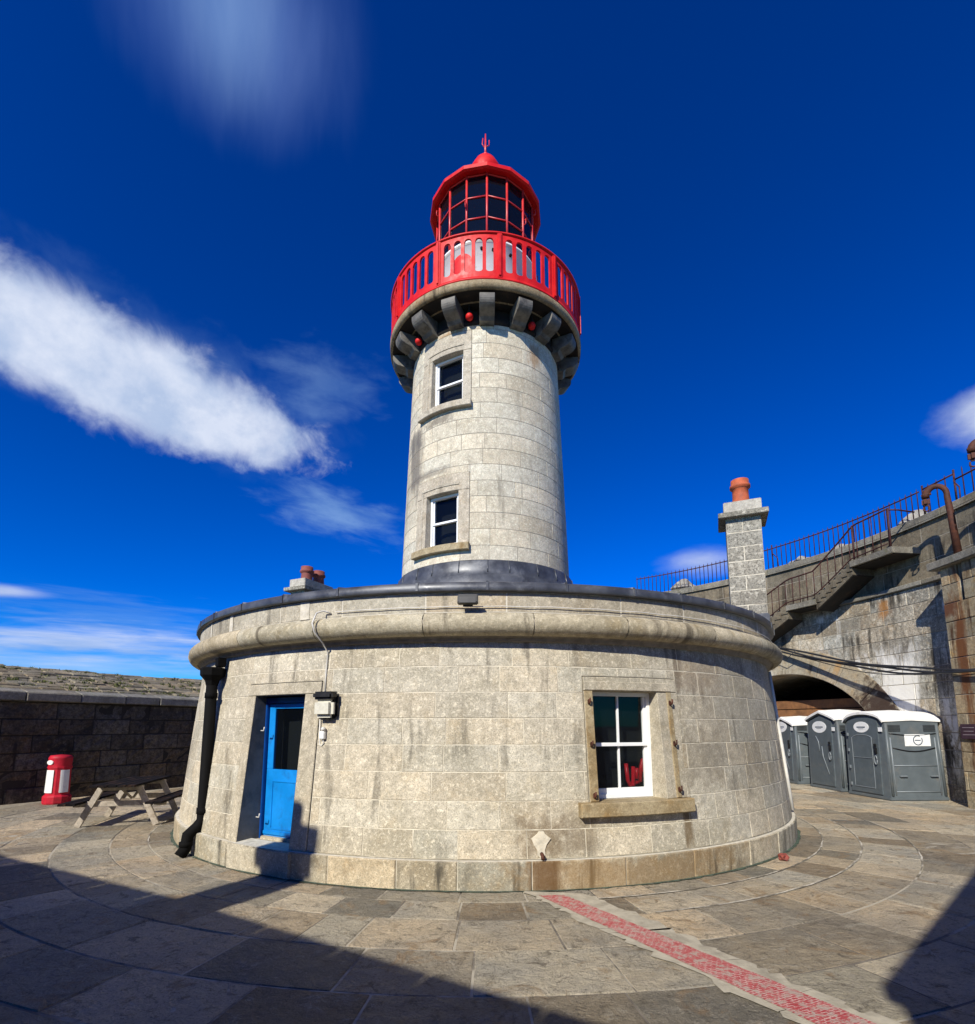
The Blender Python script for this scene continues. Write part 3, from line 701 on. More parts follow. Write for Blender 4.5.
for k in range(NB):
    a = .9 + k * 360 / NB; M = frame(a, 1.83, 0); bm = nb()
    prof = [(0, 10.99), (-.47, 10.99), (-.50, 10.96), (-.50, 10.90)]
    for i in range(1, 8):
        t = i / 8; prof.append((-.50 + .30 * t ** 1.2 - .05 * math.sin(t * math.pi), 10.90 - .22 * t - .04 * math.sin(t * math.pi)))
    prof += [(-.19, 10.67), (-.17, 10.65), (-.13, 10.61), (0.03, 10.60)]
    wv = .165
    A = [bm.verts.new((-wv, y, z)) for y, z in prof]; B = [bm.verts.new((wv, y, z)) for y, z in prof]
    bm.faces.new(A); bm.faces.new(B[::-1])
    for i in range(len(prof)):
        j = (i + 1) % len(prof); f = bm.faces.new((A[j], A[i], B[i], B[j]))
    bmesh.ops.recalc_face_normals(bm, faces=bm.faces)
    bmesh.ops.bevel(bm, geom=[e for e in bm.edges if abs(e.verts[0].co.x - e.verts[1].co.x) < .001], offset=.008, segments=1, affect='EDGES')
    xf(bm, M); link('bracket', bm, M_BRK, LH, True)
# railing: eleven cast panels of arched openings between posts
ZB, ZT = 11.215, 12.32; RR = 2.365
def rail_plate(bm, u0, u1, lo, hi, th=.022, n=1):
    pv = None
    for i in range(n + 1):
        u = u0 + (u1 - u0) * i / n; a, b = lo(u), hi(u); d = math.degrees(u / RR)
        cur = [bm.verts.new(cyl(d, RR + s * th, z)) for s, z in ((1, a), (1, b), (-1, b), (-1, a))]
        if pv:
            for k in range(4):
                bm.faces.new((pv[k], cur[k], cur[(k + 1) % 4], pv[(k + 1) % 4]))
        else: bm.faces.new(cur)
        pv = cur
    bm.faces.new(pv[::-1])
rl = None; NP = 11; per = 2 * math.pi * RR / NP
rl = nb(); lathe(rl, [(RR - .05, ZT), (RR + .05, ZT), (RR + .055, ZT + .03), (RR, ZT + .05), (RR - .05, ZT + .03)], (0, AX), 132, close=True)
lathe(rl, [(RR - .035, ZB + .06), (RR + .04, ZB + .06), (RR + .04, ZB + .0), (RR - .035, ZB + .0)], (0, AX), 132, close=True)
rail = link('gallery_railing', rl, M_RED, LH, True)
for k in range(NP):
    uc = R_(7.3) * RR + k * per
    bm = nb(); M = frame(math.degrees(uc / RR), RR + .012, (ZB + ZT) / 2 + .03)
    box(bm, (0, 0, 0), (.12, .07, ZT - ZB - .02), bev=.012); box(bm, (0, -.045, 0), (.05, .03, ZT - ZB - .1), bev=.006)
    xf(bm, M); link('post', bm, M_RED, rail)
    bm = nb(); u = uc + .055; W = per - .11; ow, bw = .158, None
    gapw = (W - 5 * ow) / 6
    zb0, zt0 = ZB + .07, ZT - .003
    olo, ohi = ZB + .20, ZT - .10
    for i in range(6):
        rail_plate(bm, u, u + gapw, lambda x: zb0, lambda x: zt0, n=1); u += gapw
        if i < 5:
            c = u + ow / 2; r = ow / 2
            arc = lambda x, c=c, r=r: ohi - r + math.sqrt(max(0, r * r - (x - c) ** 2))
            arc2 = lambda x, c=c, r=r: olo + r * .55 - .55 * math.sqrt(max(0, r * r - (x - c) ** 2))
            rail_plate(bm, u, u + ow, arc, lambda x: zt0, n=8)
            rail_plate(bm, u, u + ow, lambda x: zb0, arc2, n=8); u += ow
    link('panel', bm, M_RED, rail)
# lantern
bm = nb(); lathe(bm, [(1.30, 11.22), (1.30, 13.24), (1.34, 13.25), (1.34, 13.30), (1.24, 13.31)], (0, AX), 64)
mur = link('lantern_base', bm, M_WHITEPAINT, LH, True)
bm = nb()   # red round-headed patch painted on the white base
pts = []
for i in range(17):
    a = R_(180 * i / 16); pts.append((-.02 + .34 * math.cos(a), 11.75 + .40 * math.sin(a)))
pts = [(.32, 11.24)] + pts + [(-.36, 11.24)]
for i in range(14):
    x0 = -.36 + .68 * i / 14; x1 = x0 + .68 / 14
    h = lambda x: 12.62 + .42 * math.sqrt(max(0, 1 - ((x + .02) / .34) ** 2))
    q = [cyl(-26 + math.degrees(x / 1.306), 1.306, z) for x, z in ((x0, 12.0), (x1, 12.0), (x1, h(x1)), (x0, h(x0)))]
    bm.faces.new([bm.verts.new(v) for v in q])
link('red_hatch', bm, M_RED, mur)
for (a, z) in ((-4, 13.05), (8, 13.02), (27, 13.0)):
    bm = nb(); tube(bm, [cyl(a, 1.28, z), cyl(a, 1.34, z)], .035, 8); link('vent_plug', bm, M_IRON, mur)
NL = 16; RG = 1.28; off = 1.6
bm = nb(); lathe(bm, [(.55, 12.5), (.55, 15.1)], (0, AX), 24); link('lamp_housing', bm, M_BLACKIN, LH, True)
zr = [13.36, 13.94, 14.52, 15.12]
for k in range(NL):
    a = off + k * 360 / NL; b = a + 360 / NL
    bm = nb(); tube(bm, [cyl(a, RG, 13.3), cyl(a, RG, 15.2)], .030, 6); link('glazing_bar', bm, M_REDPINK, LH, True)
    bm = nb()
    bm.faces.new([bm.verts.new(v) for v in (cyl(a, RG - .01, 13.32), cyl(b, RG - .01, 13.32), cyl(b, RG - .01, 15.16), cyl(a, RG - .01, 15.16))])
    link('lantern_pane', bm, M_LGLASS, LH, True)
for z in zr:
    bm = nb(); tube(bm, [cyl(off + k * 360 / NL, RG, z) for k in range(NL + 1)], .020, 6); link('glazing_ring', bm, M_REDPINK, LH, True)
for k, zz in ((-3, 14.0), (-1, 14.35), (2, 14.25), (3, 13.9), (4, 13.6), (-3, 14.9), (3, 15.0)):
    a = off + k * 360 / NL; bm = nb(); tube(bm, [cyl(a, RG, zz), cyl(a, RG + .09, zz), cyl(a, RG + .09, zz - .13), cyl(a, RG, zz - .13)], .013, 6); link('grab_handle', bm, M_REDPINK, LH, True)
bm = nb()
lathe(bm, [(1.10, 15.17), (1.24, 15.16), (1.42, 15.12), (1.475, 15.14), (1.47, 15.24), (1.42, 15.30), (.42, 16.50), (.40, 16.55)], (0, AX), NL, 180 - off, 180 - off + 360, smooth=False)
rf = link('lantern_roof', bm, M_RED, LH, True)
bm = nb(); lathe(bm, [(.40, 16.5), (.42, 16.62), (.40, 16.75), (.30, 16.95), (.16, 17.1), (.08, 17.16)], (0, AX), 24); link('cupola', bm, M_RED, rf)
bm = nb(); tube(bm, [(0, AX, 17.1), (0, AX, 17.92)], [.045, .018], 6); tube(bm, [(-.02, AX, 17.5), (.10, AX, 17.56), (.10, AX, 17.72)], .015, 5); tube(bm, [(.0, AX, 17.45), (-.09, AX, 17.6), (-.07, AX, 17.78)], .015, 5)
bmesh.ops.create_icosphere(bm, subdivisions=2, radius=.07, matrix=Matrix.Translation((0, AX, 17.25)))
link('wind_vane', bm, M_REDPINK, rf)
# ---- chimneys
def chimney(phi, r, sx, sy, zt, pots, potmat, bodyt=M_CHIM):
    M = frame(phi, r, 0); b = M.to_3x3()
    prev = None
    bm = nb(); ls = lay_init(bm)
    zz = 3.6; row = 0
    faces = [((-sx / 2, -sy / 2), (1, 0), sx), ((sx / 2, -sy / 2), (0, 1), sy), ((sx / 2, sy / 2), (-1, 0), sx), ((-sx / 2, sy / 2), (0, -1), sy)]
    cs = courses(3.55, zt - .34, .30)
    for j, (c, d) in enumerate(cs):
        for (p0, dr_, ln) in faces:
            nrm = (dr_[1], -dr_[0])
            S = lambda u, v, o: Vector((p0[0] + dr_[0] * u + nrm[0] * o, p0[1] + dr_[1] * u + nrm[1] * o, v))
            ed = [0, ln] if j % 2 == 0 else [0, ln * .47, ln]
            for a, bb in zip(ed, ed[1:]): patch(bm, ls, S, a, bb, c, d, gap=.014, depth=.02, bev=.006, du=None, tint=rnd_tint(.8, 1.15, .02))
    xf(bm, M); ch = link('chimney_stack', bm, bodyt, LH, True)
    bm = nb(); box(bm, (0, 0, (3.5 + zt - .34) / 2), (sx - .01, sy - .01, zt - .34 - 3.5)); xf(bm, M); link('mortar', bm, M_MORTAR, ch)
    bm = nb(); box(bm, (0, 0, zt - .29), (sx + .26, sy + .26, .10), bev=.008); xf(bm, M)
    l = lay_init(bm)
    for f in bm.faces:
        for lp in f.loops: lp[l[0]] = (.75, .75, .72, 1)
    link('cap', bm, M_CHIM, ch)
    bm = nb(); box(bm, (0, 0, zt - .12), (sx + .05, sy + .05, .24), bev=.012); xf(bm, M)
    l = lay_init(bm)
    for f in bm.faces:
        for lp in f.loops: lp[l[0]] = (1, 1, 1, 1)
    link('flaunching_block', bm, M_CHCAP, ch)
    bm = nb(); box(bm, (0, 0, 3.72), (sx + .05, sy + .05, .46), bev=.02); xf(bm, M); link('lead_flashing', bm, M_LEAD, ch)
    for (px, py, h) in pots:
        bm = nb(); p = M @ Vector((px, py, 0))
        lathe(bm, [(.165, zt - .01), (.15, zt + .22), (.15, zt + h - .18), (.19, zt + h - .16), (.19, zt + h - .11), (.165, zt + h - .09), (.165, zt + h), (.13, zt + h), (.125, zt + .1)], (p.x, p.y), 24)
        link('chimney_pot', bm, potmat, ch)
chimney(66.2, 5.62, .60, .62, 6.22, [(0.0, 0, .54)], M_TERRA)
chimney(-114.0, 5.40, 1.10, .50, 5.86, [(.22, 0, .42), (-.25, 0, .42)], M_TERRA2)

# ================================================================== fittings on the lighthouse
# downpipe
dpx, dpy = -4.13, 7.90
t = empty('drainpipe', (dpx, dpy, 0)); tag(t, 'black cast iron drainpipe with hopper head running down the curved wall left of the door', 'drainpipe')
nrm = (Vector((dpx, dpy, 0)) - Vector((0, AX, 0))).normalized()
bm = nb(); tube(bm, [(0, 0, 2.45), (0, 0, .50), tuple(nrm * .06 + Vector((0, 0, .40))), tuple(nrm * .18 + Vector((0, 0, .30))), tuple(nrm * .20 + Vector((0, 0, .12))), tuple(nrm * .27 + Vector((0, 0, .02)))], .080, 14); link('pipe', bm, M_IRON, t)
bm = nb(); lathe(bm, [(.06, 2.38), (.085, 2.46), (.10, 2.52), (.17, 2.60), (.175, 2.70), (.15, 2.72)], (0, 0), 8, 22.5, 382.5, smooth=False); link('hopper', bm, M_IRON, t)
for z, o in ((2.30, 0), (.62, 0)):
    bm = nb(); lathe(bm, [(.062, z - .05), (.09, z - .04), (.09, z + .04), (.062, z + .05)], (0, 0), 14); box(bm, (0, 0, z), (.24, .06, .05), Matrix.Rotation(R_(-43), 3, 'Z'), bev=.01); link('collar', bm, M_IRON, t)
bm = nb(); p = nrm * .20; lathe(bm, [(.062, .14), (.09, .15), (.09, .21), (.062, .22)], (p.x, p.y), 14); link('collar', bm, M_IRON, t)
bm = nb(); box(bm, (*(-nrm * .02 + Vector((.10, -.02, 0))).xy, 2.80), (.13, .12, .14), Matrix.Rotation(R_(-43), 3, 'Z'), bev=.01); link('outlet_box', bm, M_IRON, t)
# bulkhead lamp
t = empty('bulkhead_lamp', cyl(-19.7, rb(2.1) + .0, 2.11), R_(-19.7)); tag(t, 'square outdoor wall lamp with black hood and milky cover, right of the blue door', 'wall lamp')
bm = nb(); box(bm, (0, -.035, 0), (.31, .07, .34), bev=.03); link('housing', bm, M_BLACKP, t)
bm = nb(); box(bm, (0, -.10, -.045), (.285, .12, .235), bev=.045); link('diffuser', bm, M_LENS, t)
bm = nb(); box(bm, (0, -.105, .115), (.30, .14, .10), bev=.03); link('hood', bm, M_BLACKP, t)
# small sensor
t = empty('entry_sensor', cyl(-20.1, rb(1.73), 1.73), R_(-20.1)); tag(t, 'small white electrical box with a curled cable below the wall lamp beside the door', 'junction box')
bm = nb(); box(bm, (0, -.03, 0), (.075, .055, .10), bev=.008); link('case', bm, M_SIGN, t)
bm = nb(); lathe(bm, [(.0, .05), (.028, .055), (.032, .08), (.02, .10), (0, .105)], (.01, -.035), 12); link('dome', bm, M_GREYPVC, t)
bm = nb(); tube(bm, [(0, -.02, -.05), (.01, -.02, -.10), (-.02, -.015, -.135), (-.05, -.012, -.12), (-.06, -.012, -.02), (-.065, -.012, .2)], .008, 6); link('cable', bm, M_GREYPVC, t)
# flood light on the cornice
t = empty('flood_light', cyl(-2.0, 6.06, 3.29), R_(-2)); tag(t, 'small black flood light standing on the cornice above the middle of the drum', 'flood light')
bm = nb(); box(bm, (0, -.06, .07), (.25, .07, .125), Matrix.Rotation(R_(-18), 3, 'X'), bev=.012); link('case', bm, M_BLACKP, t)
bm = nb(); box(bm, (0, -.10, .058), (.20, .008, .085), Matrix.Rotation(R_(-18), 3, 'X'), bev=.003); link('lens', bm, plain('grey_lens', (.03, .03, .03), .5), t)
bm = nb(); tube(bm, [(-.06, -.04, .0), (.06, -.04, .0)], .012, 6); box(bm, (0, -.03, .01), (.06, .05, .03)); link('bracket', bm, M_BLACKP, t)
# conduit over the cornice beside the door
bm = nb()
pts = [cyl(-20.8 + 1.0, 5.955, 3.30), cyl(-20.6, 6.0, 3.33), cyl(-20.9, 6.10, 3.28), cyl(-20.9, 6.17, 3.14), cyl(-20.7, 6.15, 3.03), cyl(-20.6, 5.99, 2.91), cyl(-20.6, 5.875, 2.80), cyl(-20.6, rb(2.5) + .012, 2.5), cyl(-20.5, rb(2.3) + .012, 2.26)]
tube(bm, pts, .011, 6); tag(link('lamp_cable', bm, M_GREYPVC), 'thin pale cable looped over the cornice and down to the wall lamp by the door', 'cable')
bm = nb(); tube(bm, [cyl(a, 5.965, 3.31 + .004 * math.sin(a)) for a in range(-19, 62, 3)], .006, 5); tag(link('cornice_cable', bm, M_GREYPVC), 'thin pale cable lying along the top of the cornice', 'cable')
# pale pipe down the right hand side of the drum
bm = nb(); tube(bm, [cyl(64, rb(z) + .03, z) for z in (2.85, 2.3, 1.6, 1.0, .36)], .03, 8)
tag(link('waste_pipe', bm, M_GREYPVC), 'slim pale pipe down the right hand flank of the drum', 'pipe')
# drain spout on the plinth
t = empty('drain_spout', cyl(6.1, rb(.5), .36), R_(6.1)); tag(t, 'rough mortar patch with a short rusty pipe end in the wall above the plinth', 'drain')
bm = nb()
n = 14; vs = [bm.verts.new(((.10 + .03 * math.sin(i * 2.3)) * math.cos(2 * math.pi * i / n) * (1.0 if math.sin(2 * math.pi * i / n) > 0 else .6), -.014, .13 + .15 * math.sin(2 * math.pi * i / n))) for i in range(n)]
f = bm.faces.new(vs); e = bmesh.ops.extrude_face_region(bm, geom=[f]); bmesh.ops.translate(bm, verts=[v for v in e['geom'] if isinstance(v, bmesh.types.BMVert)], vec=(0, .03, 0)); link('mortar_patch', bm, M_MORTAR, t)
bm = nb(); tube(bm, [(-.0, .0, .03), (-.0, -.07, .015), (0, -.09, -.02)], .022, 8); link('pipe_end', bm, M_RUSTI, t)
# brick fragment
bm = nb(); bmesh.ops.create_icosphere(bm, subdivisions=2, radius=.07)
for v in bm.verts: v.co *= random.uniform(.7, 1.2); v.co.z *= .8
o = link('brick_fragment', bm, plain('brick_red', (.22, .05, .035), .8, var=.4, scale=20)); o.location = cyl(41, 6.28, .045); tag(o, 'small broken piece of red brick lying by the plinth on the right', 'brick')
# round red lamps under the gallery
first = None
for i, (a, lb) in enumerate(((-10.4, 'round red lamp under the gallery above the upper tower window'), (-53, 'round red lamp under the gallery on its far left side'), (32.2, 'round red lamp in the shade under the gallery on its right side'))):
    if first is None:
        t = empty('red_lamp', cyl(a, 1.95, 10.74), R_(a)); bm = nb()
        bmesh.ops.create_uvsphere(bm, u_segments=16, v_segments=10, radius=.085); link('globe', bm, M_RED, t, smooth=True)
        bm = nb(); tube(bm, [(0, 0, .07), (0, .0, .26)], .02, 8); lathe(bm, [(.05, .06), (.075, .07), (.06, .10), (.0, .11)], (0, 0), 14); link('mount', bm, M_SOFFIT, t); first = t
    else:
        t = first.copy(); COL.objects.link(t); t.location = cyl(a, 1.95, 10.74); t.rotation_euler = (0, 0, R_(a))
        for ch in list(first.children): c = ch.copy(); COL.objects.link(c); c.parent = t
    tag(t, lb, 'lamp', 'round red lamps under the gallery')
# red tubing behind the window
M = frame(20.2, rb(1.3) - .335, 1.20)
bm = nb()
for pts in (((-.13, 0, .16), (-.11, 0, -.05), (-.08, 0, -.12), (-.03, 0, -.12), (-.02, 0, .12)), ((.03, 0, .10), (.03, 0, -.04)), ((.20, 0, .22), (.13, .0, .20), (.10, 0, .10), (.08, 0, -.08)), ((.09, 0, .06), (.18, 0, .08)), ((-.05, .02, -.10), (.08, .02, -.08))):
    tube(bm, pts, .026, 8)
xf(bm, M); tag(link('red_tubing', bm, plain('red_tube', (.75, .01, .02), .35)), 'bent red tubes standing on the sill inside the lower right pane of the drum window', 'ornament')

# ================================================================== low wall on the left
def polyS(P):
    """surface along a polyline (inner face); u = length, v = height, o>0 towards the court"""
    P = [Vector((*p, 0)) for p in P]; Ls = [0]
    for a, b in zip(P, P[1:]): Ls.append(Ls[-1] + (b - a).length)
    def S(u, v, o, back=0):
        u = min(max(u, 0), Ls[-1] - 1e-6)
        for i in range(len(P) - 1):
            if u <= Ls[i + 1]: break
        d = (P[i + 1] - P[i]).normalized(); n = Vector((d.y, -d.x, 0))
        p = P[i] + d * (u - Ls[i]) + n * (o - back); p.z = v; return p
    return S, Ls
WL = [(-14.5, 8.0), (-13.0, 9.9), (-11.5, 12.6), (-9.25, 16.65), (-7.9, 18.6), (-6.0, 20.6), (-3.0, 22.0), (1.0, 22.6)]
SW, LsW = polyS(WL)
LW = empty('perimeter_wall', (-11.5, 12.6, 0)); tag(LW, 'long low blackened stone wall with a mossy slab roof, left of the lighthouse behind the picnic table', 'wall')
masonry('wall_face', SW, 0, LsW[-1], courses(-.05, 2.44, .40, .02), .6, 1.3, M_DARKWALL, M_BLACKJ, LW, gap=.02, jd=.018, depth=.05, bev=.015, du=.14, dv=.13, rough=.016, lift=.015, tint=(.6, 1.5, .12))
# coping stones and the sloping roof of rough slabs behind
bm = nb(); ls = lay_init(bm)
cps = cells(0, LsW[-1], .8, 1.2)
for (a, b) in cps:
    t = rnd_tint(.8, 1.2, .05)
    patch(bm, ls, lambda u, v, o: SW(u, v, .10 + o), a, b, 2.45, 2.68, gap=.018, depth=.4, bev=.02, du=.5, tint=t, lift=random.uniform(-.01, .01))
    # top of the coping
    SR = lambda u, v, o: SW(u, 2.68 + .235 * v + o, .10, v)
    patch(bm, ls, SR, a, b, .0, .46, gap=.018, depth=.1, bev=.015, du=.5, tint=t, lift=.0)
link('coping', bm, M_COPE, LW, True)
bm = nb(); ls = lay_init(bm); v = .47; SR = lambda u, v, o: SW(u, 2.69 + .235 * v + o, .10, v)
while v < 4.0:
    dv_ = random.uniform(.2, .38)
    for (a, b) in cells(0, LsW[-1] - 2, .4, 1.0):
        patch(bm, ls, SR, a, b, v, v + dv_, gap=.04, depth=.12, bev=.02, du=.3, dv=.15, rough=.012, tint=rnd_tint(.7, 1.25, .08), lift=random.uniform(-.03, .035))
    v += dv_
rfm = link('slab_roof', bm, M_SLABROOF, LW, True)
bm = nb(); n = 60
for i in range(n):
    a, b = LsW[-1] * i / n, LsW[-1] * (i + 1) / n
    bm.faces.new([bm.verts.new(x) for x in (SW(a, 2.63, .08), SW(b, 2.63, .08), SW(b, 2.64 + .235 * 4.1, 0, 4.1), SW(a, 2.64 + .235 * 4.1, 0, 4.1))])
    bm.faces.new([bm.verts.new(x) for x in (SW(a, 2.64 + .235 * 4.1, 0, 4.1), SW(b, 2.64 + .235 * 4.1, 0, 4.1), SW(b, -.1, 0, 4.1), SW(a, -.1, 0, 4.1))])
    bm.faces.new([bm.verts.new(x) for x in (SW(a, 2.452, .09), SW(b, 2.452, .09), SW(b, 2.452, -.1), SW(a, 2.452, -.1))])
link('wall_core', bm, M_MORTAR_D, LW, True)
# grass tufts and moss on the slab roof
bm = nb()
for _ in range(1500):
    u = random.uniform(5.5, LsW[-1] - 6); v = random.uniform(.35, 4.0)
    if random.random() > .35 + .5 * math.sin(u * 1.7) * math.sin(v * 3 + u): continue
    c = SW(u, 2.69 + .235 * v, .10, v)
    for _k in range(9):
        a = random.uniform(0, 6.28); r = random.uniform(0, .10); h = random.uniform(.025, .085)
        p = c + Vector((r * math.cos(a), r * math.sin(a), -.01)); q = Vector((random.uniform(-.04, .04), random.uniform(-.04, .04), h))
        s = Vector((math.cos(a + 1.5), math.sin(a + 1.5), 0)) * .018
        bm.faces.new([bm.verts.new(x) for x in (p - s, p + s, p + q)])
tag(link('moss_growth', bm, M_GRASS), 'green and yellow moss tufts growing between the roof slabs of the long low wall', 'moss', kind='stuff')

# near part of the low wall behind the camera (it throws the long shadow over the left foreground)
WN = [(-15.7, 5.7), (-9.68, 2.22), (-6.24, .42), (-2.10, -2.05)]
def block_wall(name, pts, h, th, m, label, z0=-.05, lm=(.6, 1.2)):
    P = [Vector((*p, 0)) for p in pts]; root = empty(name, P[0]); tag(root, label, 'wall')
    bm = nb()
    for a, b in zip(P, P[1:]):
        d = (b - a).normalized(); n = Vector((d.y, -d.x, 0)); c = (a + b) / 2 - n * th / 2 + Vector((0, 0, (h + z0) / 2 - .06))
        box(bm, c, ((b - a).length, th - .03, h - z0 - .12), Matrix.Rotation(math.atan2(d.y, d.x), 3, 'Z'))
    link('wall_core', bm, M_MORTAR_D, root, True)
    for side in (0, 1):
        pp = pts if side == 0 else [tuple((Vector((*a, 0)) - Vector(((b[1] - a2[1]), -(b[0] - a2[0]), 0)).normalized() * th).xy) for a, a2, b in [(pts[i], pts[max(0, i - 1)] if i else pts[0], pts[min(i + 1, len(pts) - 1)]) for i in range(len(pts))]][::-1]
        S, Ls = polyS(pp)
        masonry('wall_face', S, 0, Ls[-1], courses(z0, h - .2, .40, .01), *lm, m, M_MORTAR_D, root, gap=.014, jd=.02, depth=.03, bev=.01, du=.5, lift=.006, back=False)
    bm = nb(); ls = lay_init(bm)
    for a, b in zip(P, P[1:]):
        d = (b - a).normalized(); n = Vector((d.y, -d.x, 0)); Lg = (b - a).length
        for (s, e) in cells(0, Lg, .8, 1.2):
            c = a + d * (s + e) / 2 - n * th / 2 + Vector((0, 0, h - .1)); box(bm, c, (e - s - .012, th + .16, .2), Matrix.Rotation(math.atan2(d.y, d.x), 3, 'Z'), bev=.015)
    for f in bm.faces:
        for lp in f.loops: lp[ls[0]] = (1, 1, 1, 1); lp[ls[1]].uv = (lp.vert.co.x, lp.vert.co.z)
    link('coping', bm, M_COPE, root, True)
    return root
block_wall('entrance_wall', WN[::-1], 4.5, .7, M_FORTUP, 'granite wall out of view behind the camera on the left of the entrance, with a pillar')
t = empty('wall_pillar', (-6.10, -.06, 0)); tag(t, 'square stone pillar standing on the entrance wall out of view behind the camera', 'pillar')
rz = math.atan2(-1.0, 1.75); rm = Matrix.Rotation(rz, 3, 'Z')
bm = nb(); box(bm, (0, 0, 5.17), (.72, .60, 1.40), rm, bev=.02); link('shaft', bm, M_FORTUP, t)
bm = nb(); box(bm, (0, 0, 5.96), (.92, .74, .16), rm, bev=.02); link('cap', bm, M_COPE, t)
bm = nb(); box(bm, (0, 0, 6.24), (.42, .40, .42), rm, bev=.04); link('finial_block', bm, M_COPE, t)
block_wall('entrance_wall', [(-.68, -2.70), (2.17, -.22), (5.5, 2.68)][::-1], 5.5, .6, M_FORTUP, 'tall granite wall out of view behind the camera on the right of the entrance')

# ================================================================== high wall on the right
FW = empty('fort_wall', (11.7, AX, 0)); tag(FW, 'high curved old granite fort wall with an arched recess and stained blocks, right of the lighthouse', 'wall')
RW = 11.7
# phi here from +y axis towards +x: position angle t -> camera-phi = 180 - t
def SF(R0): return lambda u, v, o: cyl(180 - math.degrees(u / RW), R0 - o, v)
uf = lambda t: R_(t) * RW
AC = uf(61)
def arch_cull(r): return lambda u, v: math.hypot(u - AC, max(0, v - .30)) < r and v < .30 + r
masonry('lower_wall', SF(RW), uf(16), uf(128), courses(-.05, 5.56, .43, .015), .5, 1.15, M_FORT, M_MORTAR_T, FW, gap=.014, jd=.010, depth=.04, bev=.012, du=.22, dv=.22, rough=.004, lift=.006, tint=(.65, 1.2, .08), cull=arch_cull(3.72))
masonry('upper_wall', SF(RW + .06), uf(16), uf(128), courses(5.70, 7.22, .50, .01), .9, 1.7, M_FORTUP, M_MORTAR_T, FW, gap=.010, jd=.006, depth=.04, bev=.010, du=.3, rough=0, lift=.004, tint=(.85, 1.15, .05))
bm = nb(); ls = lay_init(bm)
for (a, b) in cells(uf(16), uf(128), 1.0, 1.6):
    patch(bm, ls, SF(RW - .09), a, b, 5.565, 5.695, gap=.010, depth=.2, bev=.012, du=.3, tint=rnd_tint(.8, 1.1, .04))
link('string_course', bm, M_COPE, FW, True)
bm = nb(); ls = lay_init(bm)
for (a, b) in cells(uf(16), uf(128), .9, 1.6):
    t = rnd_tint(.7, 1.15, .06)
    patch(bm, ls, SF(RW - .02), a, b, 7.23, 7.42, gap=.012, depth=.3, bev=.015, du=.3, tint=t)
    patch(bm, ls, lambda u, v, o: cyl(180 - math.degrees(u / RW), RW - .02 + v, 7.40 + o), a, b, 0.0, 1.2, gap=.012, depth=.2, bev=.015, du=.3, tint=t)
link('coping', bm, M_COPE, FW, True)
bm = nb(); lathe(bm, [(RW + 1.1, 7.38), (RW + 5, 7.38), (RW + 5, -.1)], (0, AX), 60, 16, 128); link('rampart_walk', bm, M_FORTUP, FW, True)
# arch ring and recess
bm = nb(); ls = lay_init(bm)
r0, r1 = 3.30, 4.13
def SA(u, v, o):      # u = angle round the arch (rad)*r1, v = radius
    a = u / r1; return SF(RW - .03)(AC - v * math.cos(a), .30 + v * math.sin(a), o)
for (a, b) in cells(0, math.pi * r1, .8, 1.2):
    patch(bm, ls, SA, a, b, r0, r1, gap=.012, depth=.12, bev=.012, du=.2, dv=.3, tint=rnd_tint(.8, 1.12, .05))
link('arch_ring', bm, M_ARCH, FW, True)
bm = nb(); ls = lay_init(bm)
def SS(u, v, o):      # soffit
    a = u / r0; return SF(RW + v)(AC - (r0 - o) * math.cos(a), .30 + (r0 - o) * math.sin(a), 0)
for (c, d) in courses(-.03, 4.4, .9):
    for (a, b) in cells(0, math.pi * r0, .5, .8): patch(bm, ls, SS, a, b, c, d, gap=.01, depth=.03, bev=.008, du=.2, tint=rnd_tint(.7, 1.1, .05))
for side in (-1, 1):
    for (c, d) in courses(-.03, 4.4, .9): patch(bm, ls, lambda u, v, o: SF(RW + v)(AC + side * (r0 - o), u, 0), -.05, .30, c, d, gap=.01, depth=.02, bev=.008, du=None)
link('arch_soffit', bm, M_ARCH, FW, True)
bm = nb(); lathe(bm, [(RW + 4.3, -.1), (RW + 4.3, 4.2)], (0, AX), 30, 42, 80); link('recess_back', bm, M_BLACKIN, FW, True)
bm = nb()
for i, (z0, z1) in enumerate(((2.06, 2.42), (2.45, 2.74))):
    lathe(bm, [(RW + .95 + i * .04, z0), (RW + .95 + i * .04, z1), (RW + 1.0 + i * .04, z1), (RW + 1.0 + i * .04, z0)], (0, AX), 24, 46, 75, close=True, smooth=False)
lathe(bm, [(RW + 1.02, 0), (RW + 1.02, 2.05), (RW + 1.06, 2.05), (RW + 1.06, 0)], (0, AX), 24, 46, 75, close=True, smooth=False)
link('hoarding', bm, M_ORANGE, FW, True)
# pier with cap
bm = nb(); ls = lay_init(bm)
PU0, PU1 = uf(89.95), uf(101)
SPf = SF(11.0)
for (c, d) in courses(-.05, 5.60, .43, .01):
    hole = (uf(92.35), uf(92.95), 4.55, 5.70) if c > 4.4 else (0, 0, 0, 0)
    for (a, b) in cells(PU0, PU1, .55, 1.1):
        t = rnd_tint(.75, 1.2, .08)
        for r in minus((a, b, c, d), [hole]): patch(bm, ls, SPf, *r, gap=.014, depth=.05, bev=.012, du=.2, dv=.2, rough=.003, tint=t, lift=random.uniform(-.006, .006))
    S2 = lambda u, v, o: cyl(180 - 89.95 - math.degrees(-o / 11), 11.0 + u, v)
    patch(bm, ls, lambda u, v, o: cyl(180 - 89.95, 11.0 + u, v) + Vector((0, o, 0)), 0, .72, c, d, gap=.014, depth=.03, bev=.012, du=.3, tint=rnd_tint(.8, 1.1, .05))
pier = link('pier', bm, M_PIER, FW, True)
bm = nb()
